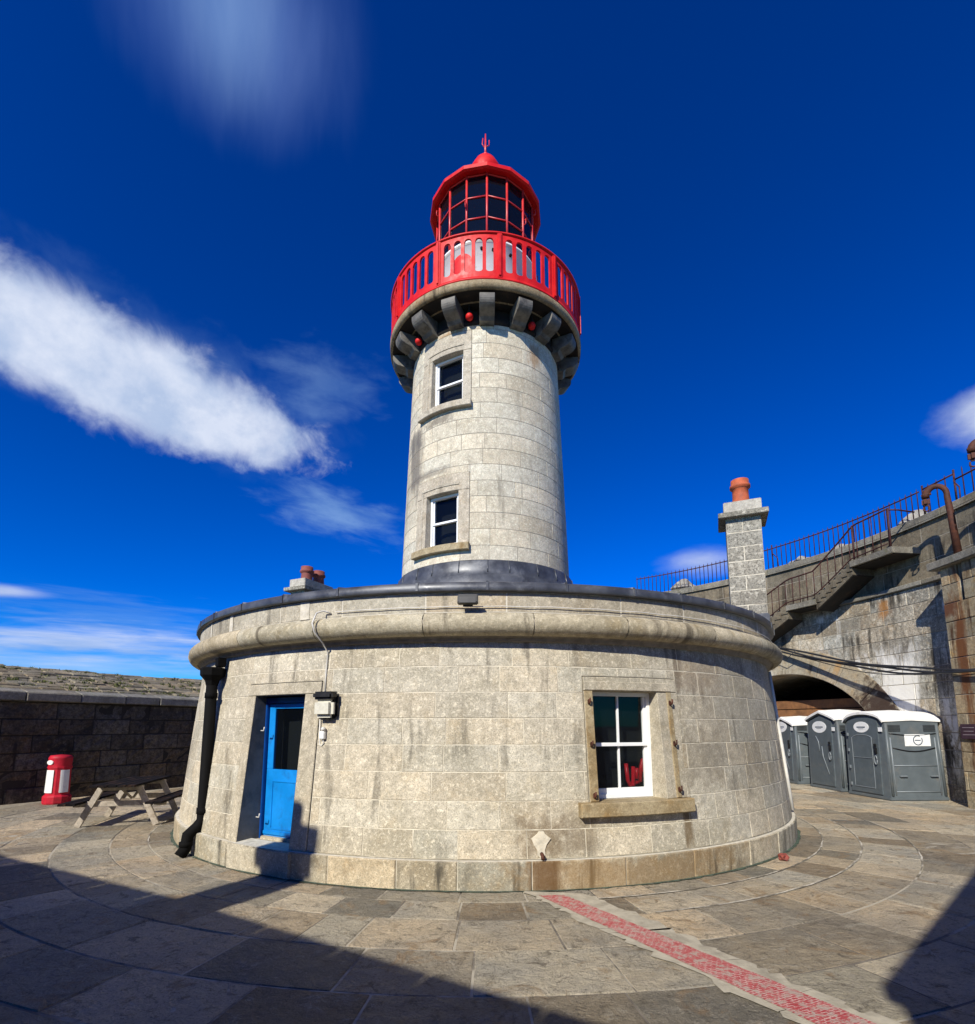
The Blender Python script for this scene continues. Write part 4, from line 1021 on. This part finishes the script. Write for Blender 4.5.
lathe(bm, [(11.02, -.1), (11.02, 5.6), (11.75, 5.6), (11.75, -.1)], (0, AX), 12, 90.05, 92.3, close=True, smooth=False)
lathe(bm, [(11.02, -.1), (11.02, 5.6), (11.75, 5.6), (11.75, -.1)], (0, AX), 12, 93.0, 100.9, close=True, smooth=False)
lathe(bm, [(11.02, -.1), (11.02, 4.5), (11.75, 4.5), (11.75, -.1)], (0, AX), 3, 92.2, 93.1, close=True, smooth=False)
link('mortar', bm, M_MORTAR_D, pier)
bm = nb(); ls = lay_init(bm)
patch(bm, ls, SF(10.86), uf(89.0), uf(101.5), 5.605, 5.80, gap=.004, depth=.9, bev=.02, du=.3)
patch(bm, ls, lambda u, v, o: cyl(180 - math.degrees(u / RW), 10.86 + v, 5.80 + o), uf(89.0), uf(101.5), 0, .9, gap=.004, depth=.1, bev=.02, du=.3)
patch(bm, ls, lambda u, v, o: cyl(180 - math.degrees(u / RW), 10.86 + v, 5.605 - o), uf(89.0), uf(101.5), 0, .9, gap=.004, depth=.1, bev=.02, du=.3)
patch(bm, ls, lambda u, v, o: cyl(180 - 89.0, 10.86 + u, v) + Vector((0, o, 0)), 0, .9, 5.605, 5.80, gap=.004, depth=.05, bev=.02, du=.3)
link('pier_cap', bm, M_COPE, FW, True)
# plaque on the pier
t = empty('plaque', cyl(180 - 91.6, 10.985, 1.72), R_(180 - 91.6) + math.pi); tag(t, 'small dark rectangular plaque fixed to the stained stone pier at the right edge', 'plaque')
bm = nb(); box(bm, (0, -.02, 0), (.42, .03, .34), bev=.006); link('board', bm, M_PLAQUE, t)
bm = nb()
for i in range(3): box(bm, (.0, -.037, .09 - i * .08), (.30 - .05 * (i % 2), .004, .012))
link('lettering_line', bm, plain('pale_lettering', (.3, .25, .26), .5), t)
# railing on the wall top: each bar a part
FR = empty('rampart_railing', cyl(180 - 60, 12.0, 7.4)); tag(FR, 'long rusty iron railing with pointed bars along the top of the high fort wall', 'railing')
bm = nb(); tube(bm, [cyl(180 - a, 11.98, 8.22) for a in [33.5 + i for i in range(0, 51)]], .020, 6); link('top_rail', bm, M_RAILR, FR, True)
bm = nb(); tube(bm, [cyl(180 - a, 11.98, 8.24) for a in (84, 86, 88.3)], .022, 6); link('top_rail', bm, M_RAILR, FR, True)
bm = nb(); tube(bm, [cyl(180 - a, 11.98, 8.08) for a in [88.3 + i for i in range(0, 22)]], .022, 6); link('top_rail', bm, M_RAILR, FR, True)
bmesh_bar = None
k = 0; a = 33.6
while a < 108 and k < 99:
    tall = .95
    if bmesh_bar is None:
        bm = nb(); tube(bm, [(0, 0, 0), (0, 0, .86), (0, 0, .93)], [.014, .014, .003], 6); o = link('bar', bm, M_RAILR, FR); bmesh_bar = o
    else:
        o = bmesh_bar.copy(); COL.objects.link(o); o.parent = FR
    o.location = cyl(180 - a, 11.98, 7.40) - FR.location
    k += 1; a += .80 if a < 84 else 1.15
for a in (60, 84, 88.3):
    bm = nb(); tube(bm, [cyl(180 - a, 11.98, 8.15), cyl(180 - a - .3, 11.9, 8.0), cyl(180 - a - 1.4, 11.8, 7.75), cyl(180 - a - 1.6, 11.75, 7.42)], .016, 6); tube(bm, [cyl(180 - a, 11.98, 7.4), cyl(180 - a, 11.98, 8.35)], .024, 6); link('brace', bm, M_RAILR, FR, True)
# boulders lying on the rampart
for (a, r, s, lb) in ((41.5, 12.9, .42, 'large brown boulder behind the rampart railing, left of the tall chimney'), (62.5, 12.9, .33, 'pale boulder behind the rampart railing, right of the tall chimney'), (68.5, 13.0, .36, 'pale flat boulder behind the rampart railing above the stairs'), (79.2, 12.9, .42, 'white-topped boulder at the head of the stairs behind the railing')):
    bm = nb(); bmesh.ops.create_icosphere(bm, subdivisions=3, radius=s); ls = lay_init(bm)
    for v in bm.verts:
        q = v.co.normalized(); v.co *= 1 + .18 * math.sin(q.x * 5 + a) * math.sin(q.y * 4 + a) + .12 * math.sin(q.z * 7 + a * 2); v.co.z *= .85; v.co.x *= 1.25
    for f in bm.faces:
        for lp in f.loops: lp[ls[0]] = (1.1, 1.1, 1.1, 1)
    o = link('boulder', bm, M_ROCK); o.location = cyl(180 - a, r, 7.45 + s * .55); o.rotation_euler = (0, 0, a); tag(o, lb, 'boulder', 'boulders on the rampart')
# external stairs
ST_ = empty('stone_staircase', cyl(180 - 70, 10.9, 4.6)); tag(ST_, 'cantilevered stone stairs with a rusty handrail climbing the fort wall above the arch', 'staircase')
RO = 10.95
def zline(t):
    P = [(46, 3.75), (65.2, 5.77), (70.3, 5.79), (76.9, 6.56), (83.7, 6.62)]
    for (a, z0), (b, z1) in zip(P, P[1:]):
        if t <= b: return z0 + (z1 - z0) * (t - a) / (b - a)
    return P[-1][1]
def curved_prism(bm, t0, t1, n, top, bot, ri, ro):
    pv = None
    for i in range(n + 1):
        t = t0 + (t1 - t0) * i / n; r2 = ro(t) if callable(ro) else ro
        cur = [bm.verts.new(cyl(180 - t, r, z)) for r, z in ((ri, top(t)), (r2, top(t)), (r2, bot(t)), (ri, bot(t)))]
        if pv:
            for k in range(4): bm.faces.new((pv[k], cur[k], cur[(k + 1) % 4], pv[(k + 1) % 4]))
        else: bm.faces.new(cur)
        pv = cur
    bm.faces.new(pv[::-1])
bm = nb(); ls = lay_init(bm)
curved_prism(bm, 50, 65.19, 10, lambda t: zline(t) - .02, lambda t: zline(t) - .42, RO + .03, RW + .1)
curved_prism(bm, 70.31, 76.89, 8, lambda t: zline(t) - .02, lambda t: zline(t) - .34, RO + .03, RW + .1)
for (t0, t1) in ((50, 65.2), (70.3, 76.9)):
    n = 12 if t0 < 60 else 7
    for i in range(n):
        a = t0 + (t1 - t0) * i / n; b = t0 + (t1 - t0) * (i + 1) / n; z = zline(b)
        curved_prism(bm, a, b, 1, lambda t: z, lambda t: zline(a) - .12, RO, RW + .1)
for f in bm.faces:
    for lp in f.loops: lp[ls[0]] = (.8, .8, .8, 1); lp[ls[1]].uv = (lp.vert.co.y, lp.vert.co.z)
link('flight', bm, M_FORTUP, ST_, True)
for (t0, t1, th) in ((50, 65.18, .425), (70.32, 76.88, .345)):
    bm = nb(); curved_prism(bm, t0, t1, 10, lambda t: zline(t) - th + .003, lambda t: zline(t) - th - .02, RO + .06, RW + .1); link('shade_sheet', bm, M_SOFFIT, ST_, True)  # thin near-black sheets stand in for deep shade below the flights
for (t0, t1, z) in ((65.2, 70.3, 5.607), (76.9, 83.7, 6.437)):
    bm = nb(); curved_prism(bm, t0, t1, 5, lambda t: z, lambda t: z - .02, RO + .06, RW + .1); link('shade_sheet', bm, M_SOFFIT, ST_, True)  # the landings get the same painted shade underneath
bm = nb(); ls = lay_init(bm)
curved_prism(bm, 65.1, 70.4, 5, lambda t: 5.78, lambda t: 5.61, RO - .04, RW + .1)
for f in bm.faces:
    for lp in f.loops: lp[ls[0]] = (1, 1, 1, 1); lp[ls[1]].uv = (lp.vert.co.y, lp.vert.co.z)
link('landing', bm, M_COPE, ST_, True)
bm = nb(); ls = lay_init(bm)
curved_prism(bm, 76.8, 83.8, 6, lambda t: 6.61, lambda t: 6.44, RO - .04, lambda t: RW + .1)
for f in bm.faces:
    for lp in f.loops: lp[ls[0]] = (1, 1, 1, 1); lp[ls[1]].uv = (lp.vert.co.y, lp.vert.co.z)
link('landing', bm, M_COPE, ST_, True)
bm = nb()
hr = [(52, 5.35), (62.4, 6.40), (65.5, 6.66), (70.1, 6.69), (77.5, 7.66), (83.0, 7.70)]
def zr_(t):
    for (a, z0), (b, z1) in zip(hr, hr[1:]):
        if t <= b: return z0 + (z1 - z0) * (t - a) / (b - a)
    return hr[-1][1]
tube(bm, [cyl(180 - t, RO + .04, zr_(t)) for t in [54 + i * 1.0 for i in range(30)]] + [cyl(180 - 83.6, RO + .3, 7.66), cyl(180 - 83.8, RW, 7.60)], .024, 6)
hrl = link('handrail', bm, M_RAILR, ST_, True)
bm = nb(); tube(bm, [cyl(180 - t, RO + .0, zline(t) + .12) for t in [54 + i * 1.0 for i in range(30)]], .018, 6); link('bottom_rail', bm, M_RAILR, ST_, True)
t_ = 54.6
while t_ < 83.5:
    bm = nb(); tube(bm, [cyl(180 - t_, RO + .02, zline(t_) - .05), cyl(180 - t_, RO + .04, zr_(t_))], .013, 6); link('baluster', bm, M_RAILR, ST_, True); t_ += 1.3
for t_ in (77.4, 83.4):
    bm = nb(); tube(bm, [cyl(180 - t_, RO + .02, zline(t_) - .05), cyl(180 - t_, RO + .04, zr_(t_) + .02)], .026, 6); link('newel', bm, M_RAILR, ST_, True)
# davits
def davit(loc, rz, label, s=1.0):
    t = empty('davit', loc, rz); tag(t, label, 'davit', 'rusty davits on the fort wall')
    pts = [(0, 0, 0), (0, 0, 1.05), (-.005, 0, 1.45)]
    for i in range(0, 11):
        a = R_(i * 18); pts.append((-.20 + .20 * math.cos(a), 0, 1.52 + .24 * math.sin(a)))
    pts = [(x - z * .045, y, z) for x, y, z in pts]
    bm = nb(); tube(bm, pts, [.08, .068, .062] + [.060] * 4 + [.064, .068, .072, .078, .082, .082, .08], 12); link('post', bm, M_RUSTI, t)
    e = Vector(pts[-1])
    bm = nb(); box(bm, e + Vector((0, 0, -.10)), (.16, .14, .22), bev=.05); box(bm, e + Vector((.02, 0, .08)), (.19, .15, .12), bev=.04); link('head_block', bm, M_RUSTI, t)
    bm = nb(); tube(bm, [e + Vector((-.05, 0, -.22)), e + Vector((-.06, 0, -.30)), e + Vector((.0, 0, -.34)), e + Vector((.06, 0, -.30)), e + Vector((.05, 0, -.22))], .018, 6); link('hook', bm, M_RUSTI, t)
    return t
davit((11.22, 12.0, 5.92), R_(-48), 'rusty curved davit with a hooked head on the pier cap in front of the wall')
davit((11.02, 10.50, 6.25), R_(-30), 'rusty davit head poking in at the right edge of the picture above the railing')
# black cable bundle
t = empty('cable_bundle', (10.0, 17.9, 4.4)); tag(t, 'bundle of sagging black cables across the fort wall from above the arch to the pier', 'cable')
A = Vector(cyl(118, 6.05, 3.05)); B = Vector((11.05, 11.9, 3.24)); Cc = Vector((10.9, 10.2, 3.2))
A = Vector(cyl(180 - 60.5, 11.45, 4.58)); B = Vector(cyl(180 - 89.6, 10.93, 3.16)); Cc = Vector(cyl(180 - 96, 10.9, 3.02))
for j in range(4):
    bm = nb(); pts = []
    for i in range(25):
        s = i / 24; p = A.lerp(B, s); p.z -= (.16 + .05 * j) * 4 * s * (1 - s) + .03 * j; p += Vector((.45 * 4 * s * (1 - s) * (.7 + .06 * j), .02 * j, .03 * math.sin(s * 9 + j * 2)))
        pts.append(p)
    pts.append(Cc + Vector((0, 0, .03 * j)))
    tube(bm, pts, .032 if j < 3 else .014, 6); link('strand', bm, M_CABLE, t, True)
bm = nb(); tube(bm, [A + Vector((.1, -.3, -.02)), A + Vector((.0, -.1, -.35)), A + Vector((.15, -.5, -.5)), A + Vector((.25, -.9, -.25))], .012, 6); link('loose_end', bm, M_CABLE, t, True)

# ================================================================== portable toilets
def toilet(loc, rz, W, Dp, Hh, arched, label):
    """local: door face at y=0 looking to -y, x from 0 (left) to W"""
    t = empty('portable_toilet', loc, rz); tag(t, label, 'portable toilet', 'grey portable toilets in front of the arch')
    tp = .05  # taper
    def hw(x):   # roof line over the width
        s = (x / W) * 2 - 1
        return (Hh - .30) + (.26 * math.sqrt(max(0, 1 - s * s * .98)) if arched else .24 * (1 - abs(s)) ** .8)
    n = 14
    bm = nb()
    xs = [W * i / n for i in range(n + 1)]
    def ring(y):
        return [bm.verts.new((x + (W / 2 - x) * tp * (z_ / Hh) , y + (.03 if y < .1 else -.03) * z_ / Hh, z_)) for x, z_ in [(0, .06)] + [(x, hw(x) - .07) for x in xs] + [(W, .06)]]
    A = ring(0); B = ring(Dp); m = len(A)
    bm.faces.new(A); bm.faces.new(B[::-1])
    for i in range(m): bm.faces.new((A[i], B[i], B[(i + 1) % m], A[(i + 1) % m]))
    link('cabin', bm, M_PLGREY, t)
    bm = nb(); box(bm, (W / 2, Dp / 2, .045), (W + .05, Dp + .05, .09), bev=.02); link('base_skid', bm, M_PLGREY, t)
    # roof shell
    bm = nb(); sh = []
    for y, dz in ((-.05, -.02), (-.03, .0), (Dp * .5, .035), (Dp + .03, .0)):
        sh.append(([bm.verts.new((x * 1.04 - W * .02 + (W / 2 - x) * tp, y, hw(x) + dz - .025)) for x in xs], [bm.verts.new((x * 1.04 - W * .02 + (W / 2 - x) * tp, y, hw(x) + dz - .085)) for x in xs]))
    for (a, al), (b, bl) in zip(sh, sh[1:]):
        for i in range(n):
            bm.faces.new((a[i], a[i + 1], b[i + 1], b[i])); bm.faces.new((al[i], bl[i], bl[i + 1], al[i + 1]))
        bm.faces.new((a[0], b[0], bl[0], al[0])); bm.faces.new((a[n], al[n], bl[n], b[n]))
    for (a, al) in (sh[0], sh[-1]):
        for i in range(n): bm.faces.new((a[i], al[i], al[i + 1], a[i + 1]))
    link('roof', bm, M_PLROOF, t)
    # dark rim over the door face following the roof line
    bm = nb()
    tube(bm, [(x + (W / 2 - x) * tp, -.005 , hw(x) - .10) for x in xs], .035, 8); link('front_rim', bm, M_PLDOOR, t)
    # door
    dl, drr = W * .10, W * .84
    bm = nb(); pts = [(dl, .12)] + [(x, hw(x) - .19) for x in [dl + (drr - dl) * i / 8 for i in range(9)]] + [(drr, .12)]
    F = [bm.verts.new((x, -.028 + .03 * z / Hh, z)) for x, z in pts]; G_ = [bm.verts.new((x, .02 + .03 * z / Hh, z)) for x, z in pts]
    bm.faces.new(F)
    for i in range(len(F)): bm.faces.new((F[i], G_[i], G_[(i + 1) % len(F)], F[(i + 1) % len(F)]))
    d = link('door', bm, M_PLDOOR, t)
    dc = (dl + drr) / 2; dw = drr - dl
    if arched:
        for (x, z, sx, sz) in ((dc - dw * .36, .90, .022, 1.30), (dc + dw * .30, .90, .022, 1.30), (dc - .03, .26, dw * .66, .022), (dc - .03, 1.02, dw * .66, .02)):
            bm = nb(); box(bm, (x, -.034 + .03 * z / Hh, z), (sx, .016, sz), bev=.006); link('moulded_rib', bm, M_PLLITE, d)
        bm = nb(); tube(bm, [(dc - .03 + dw * .33 * math.cos(R_(a)), -.006, 1.52 + .10 * math.sin(R_(a))) for a in range(0, 181, 20)], .012, 6); link('moulded_rib', bm, M_PLLITE, d)
        for z in (.30, .75, 1.2, 1.62): bm = nb(); box(bm, (dl + .02, -.03, z), (.05, .03, .09), bev=.008); link('hinge', bm, M_PLLITE, d)
    else:
        for pts in (((dc - .22, 1.55), (dc - .10, 1.38), (dc - .06, 1.1)), ((dc + .05, 1.25), (dc + .08, .95), (dc + .32, .45))):
            bm = nb(); tube(bm, [(x, -.03 + .03 * z / Hh, z) for x, z in pts], .013, 6); link('moulded_rib', bm, M_PLLITE, d)
    bm = nb(); box(bm, (drr - .09, -.045 + .015, 1.22), (.07, .05, .16), bev=.012); box(bm, (drr - .09, -.04, 1.36), (.06, .05, .07), bev=.01); link('latch', bm, M_BLACKP, d)
    bm = nb(); tube(bm, [(drr - .09 + .045 * math.cos(R_(a)), -.05, .98 + .11 * math.sin(R_(a))) for a in range(0, 361, 30)], .014, 6); link('pull_ring', bm, M_PLLITE, d)
    # oval sign, with small dark mark
    bm = nb(); cx, cz = dc - .02, 1.82; rx, rz2 = (.27, .145) if arched else (.33, .175)
    vs = [bm.verts.new((cx + rx * math.cos(R_(a)), -.036 + .03 * cz / Hh, cz + rz2 * math.sin(R_(a)))) for a in range(0, 360, 15)]
    f = bm.faces.new(vs); e = bmesh.ops.extrude_face_region(bm, geom=[f]); bmesh.ops.translate(bm, verts=[v for v in e['geom'] if isinstance(v, bmesh.types.BMVert)], vec=(0, .012, 0))
    sg = link('oval_sign', bm, M_SIGN, d)
    bm = nb(); box(bm, (cx, -.038 + .03 * cz / Hh, cz), (rx * 1.1, .004, .028)); box(bm, (cx - .01, -.038 + .03 * cz / Hh, cz - .045), (rx * .7, .004, .010)); link('sign_lettering', bm, M_INK, sg)
    # side face (x = W): corner strip, ridges, vents, sign, handles
    sx = lambda z: W + (W / 2 - W) * tp * (z / Hh)
    for yy in (.05, Dp - .05):
        bm = nb(); tube(bm, [(sx(.1), yy, .12), (sx(1.95), yy + (.01 if yy < .5 else -.03), hw(W) - .13)], .035, 8)
        link('corner_post', bm, M_PLGREY, t)
    bm = nb()
    for yy in (.14, Dp - .16): tube(bm, [(sx(.1) + .004, yy, .14), (sx(1.75) + .004, yy, 1.56)], .016, 6)
    tube(bm, [(sx(.9) + .004, .16, .86), (sx(.9) + .004, Dp - .18, .86)], .014, 6); tube(bm, [(sx(.2) + .004, .14, .22), (sx(.2) + .004, Dp - .14, .22)], .014, 6)
    link('side_rib', bm, M_PLLITE, t)
    bm = nb(); tube(bm, [(sx(1.3) + .005, .18 + (Dp - .36) * i / 8, 1.30 - .09 * math.sin(math.pi * i / 8)) for i in range(9)], .016, 6); tube(bm, [(sx(1.7) + .005, .12 + (Dp - .24) * i / 8, 1.66 - .05 * math.sin(math.pi * i / 8)) for i in range(9)], .014, 6); link('side_groove', bm, M_BLACKP, t)
    for (y0, y1) in ((.12, .42), (Dp - .42, Dp - .12)):
        bm = nb(); box(bm, (sx(1.76) - .004, (y0 + y1) / 2, 1.79), (.012, y1 - y0 + .02, .17))
        for z in (1.70, 1.745, 1.79, 1.835): box(bm, (sx(z) + .004, (y0 + y1) / 2, z + .02), (.02, y1 - y0, .014))
        link('vent_grille', bm, M_VENT, t)
    bm = nb(); box(bm, (sx(1.5) + .006, Dp * .58, 1.49), (.012, Dp * .46, .30), bev=.004); ss = link('side_sign', bm, M_SIGN, t)
    bm = nb(); tube(bm, [(sx(1.5) + .015, Dp * .58 + .115 * math.cos(R_(a)), 1.49 + .115 * math.sin(R_(a))) for a in range(60, 391, 15)], .010, 6); box(bm, (sx(1.5) + .014, Dp * .58, 1.49), (.004, .15, .020)); link('sign_mark', bm, M_INK, ss)
    for yy in (.36, Dp - .30):
        bm = nb(); box(bm, (sx(.62) + .03, yy, .60), (.06, .20, .035), bev=.014); link('lift_handle', bm, M_PLLITE, t)
    bm = nb(); box(bm, (drr + .10, -.014, 1.76), (.13, .008, .11), bev=.002); link('sticker', bm, M_SIGN, t)
    return t
def place(C, ang, W, Dp, Hh, arched, label):
    # C = corner nearest the camera (local x=W, y=0); door face looks to -x
    rz = R_(-90 + ang); off = Matrix.Rotation(rz, 3, 'Z') @ Vector((W, 0, 0))
    toilet(Vector(C) - off, rz, W, Dp, Hh, arched, label)
place((10.10, 13.40, 0), 2, 1.44, 1.46, 2.30, True, 'large grey portable toilet with an arched top, the nearest and rightmost one')
place((10.08, 15.20, 0), 0, 1.42, 1.22, 2.40, False, 'grey portable toilet with a pointed gable top, second from the right')
place((10.00, 17.15, 0), 0, 1.35, 1.25, 2.24, False, 'grey portable toilet half hidden by the drum wall, leftmost of the row')

# ================================================================== picnic table and bin
t = empty('picnic_table', (-6.98, 10.65, 0), R_(13)); tag(t, 'weathered wooden picnic table with dark top and pale legs in front of the low wall', 'picnic table')
Lh = .95
for i in range(5): bm = nb(); box(bm, (-.30 + i * .15, 0, .76), (.138, 2 * Lh, .04), bev=.006); link('table_plank', bm, M_WOODD, t)
for s in (-1, 1):
    for k in (0, 1): bm = nb(); box(bm, (s * (.62 + k * .145), 0, .45), (.135, 2 * Lh, .04), bev=.006); link('seat_plank', bm, M_WOODD, t)
for y in (-.58, .58):
    bm = nb(); box(bm, (0, y + .05, .405), (1.56, .045, .10), bev=.006); link('seat_bearer', bm, M_WOODG, t)
    bm = nb(); box(bm, (0, y + .05, .69), (.74, .045, .09), bev=.006); link('top_bearer', bm, M_WOODG, t)
    for s in (-1, 1):
        a = Vector((s * .30, y, .735)); b = Vector((s * .66, y, -.0)); d = (b - a); bm = nb()
        box(bm, (a + b) / 2, (.105, .05, d.length - .02), Matrix.Rotation(-math.atan2(d.x, -d.z), 3, 'Y'), bev=.006)
        link('leg', bm, M_WOODG, t)
bm = nb(); tube(bm, [(0, -.5, .66), (0, -.05, .45)], .03, 4); tube(bm, [(0, .5, .66), (0, .05, .45)], .03, 4); link('brace', bm, M_WOODG, t)
t = empty('litter_bin', (-10.35, 13.0, 0), R_(-18)); t.scale = (.80, .80, 1.0); tag(t, 'red litter bin with white panels standing against the blackened wall', 'litter bin')
bm = nb(); lathe(bm, [(.34, 0), (.36, .03), (.36, .17), (.33, .20), (.30, .22), (.285, .82), (.31, .84), (.31, .88), (.0, .885)], (0, 0), 12, 15, 375, smooth=False); link('body', bm, M_BIN, t)
bm = nb(); lathe(bm, [(.285, .86), (.295, 1.06), (.30, 1.08), (.26, 1.14), (.0, 1.16)], (0, 0), 24); link('hood', bm, M_BIN, t)
bm = nb(); M = frame(0, .292, .98, (0, 0)); vs = [bm.verts.new((.12 * math.cos(R_(a)), -.008, .055 * math.sin(R_(a)))) for a in range(0, 360, 20)]
f = bm.faces.new(vs); e = bmesh.ops.extrude_face_region(bm, geom=[f]); bmesh.ops.translate(bm, verts=[v for v in e['geom'] if isinstance(v, bmesh.types.BMVert)], vec=(0, .03, 0)); xf(bm, M); link('opening', bm, M_WHITEPAINT, t)
for (a0, a1) in ((-38, 30), (62, 110)):
    bm = nb(); pv = None
    for i in range(7):
        a = a0 + (a1 - a0) * i / 6; cur = [bm.verts.new(cyl(a, r, z, (0, 0))) for r, z in ((.312, .27), (.300, .80), (.285, .80), (.295, .27))]
        if pv:
            for k in range(4): bm.faces.new((pv[k], cur[k], cur[(k + 1) % 4], pv[(k + 1) % 4]))
        else: bm.faces.new(cur)
        pv = cur
    bm.faces.new(pv[::-1]); link('white_panel', bm, M_SIGN, t)
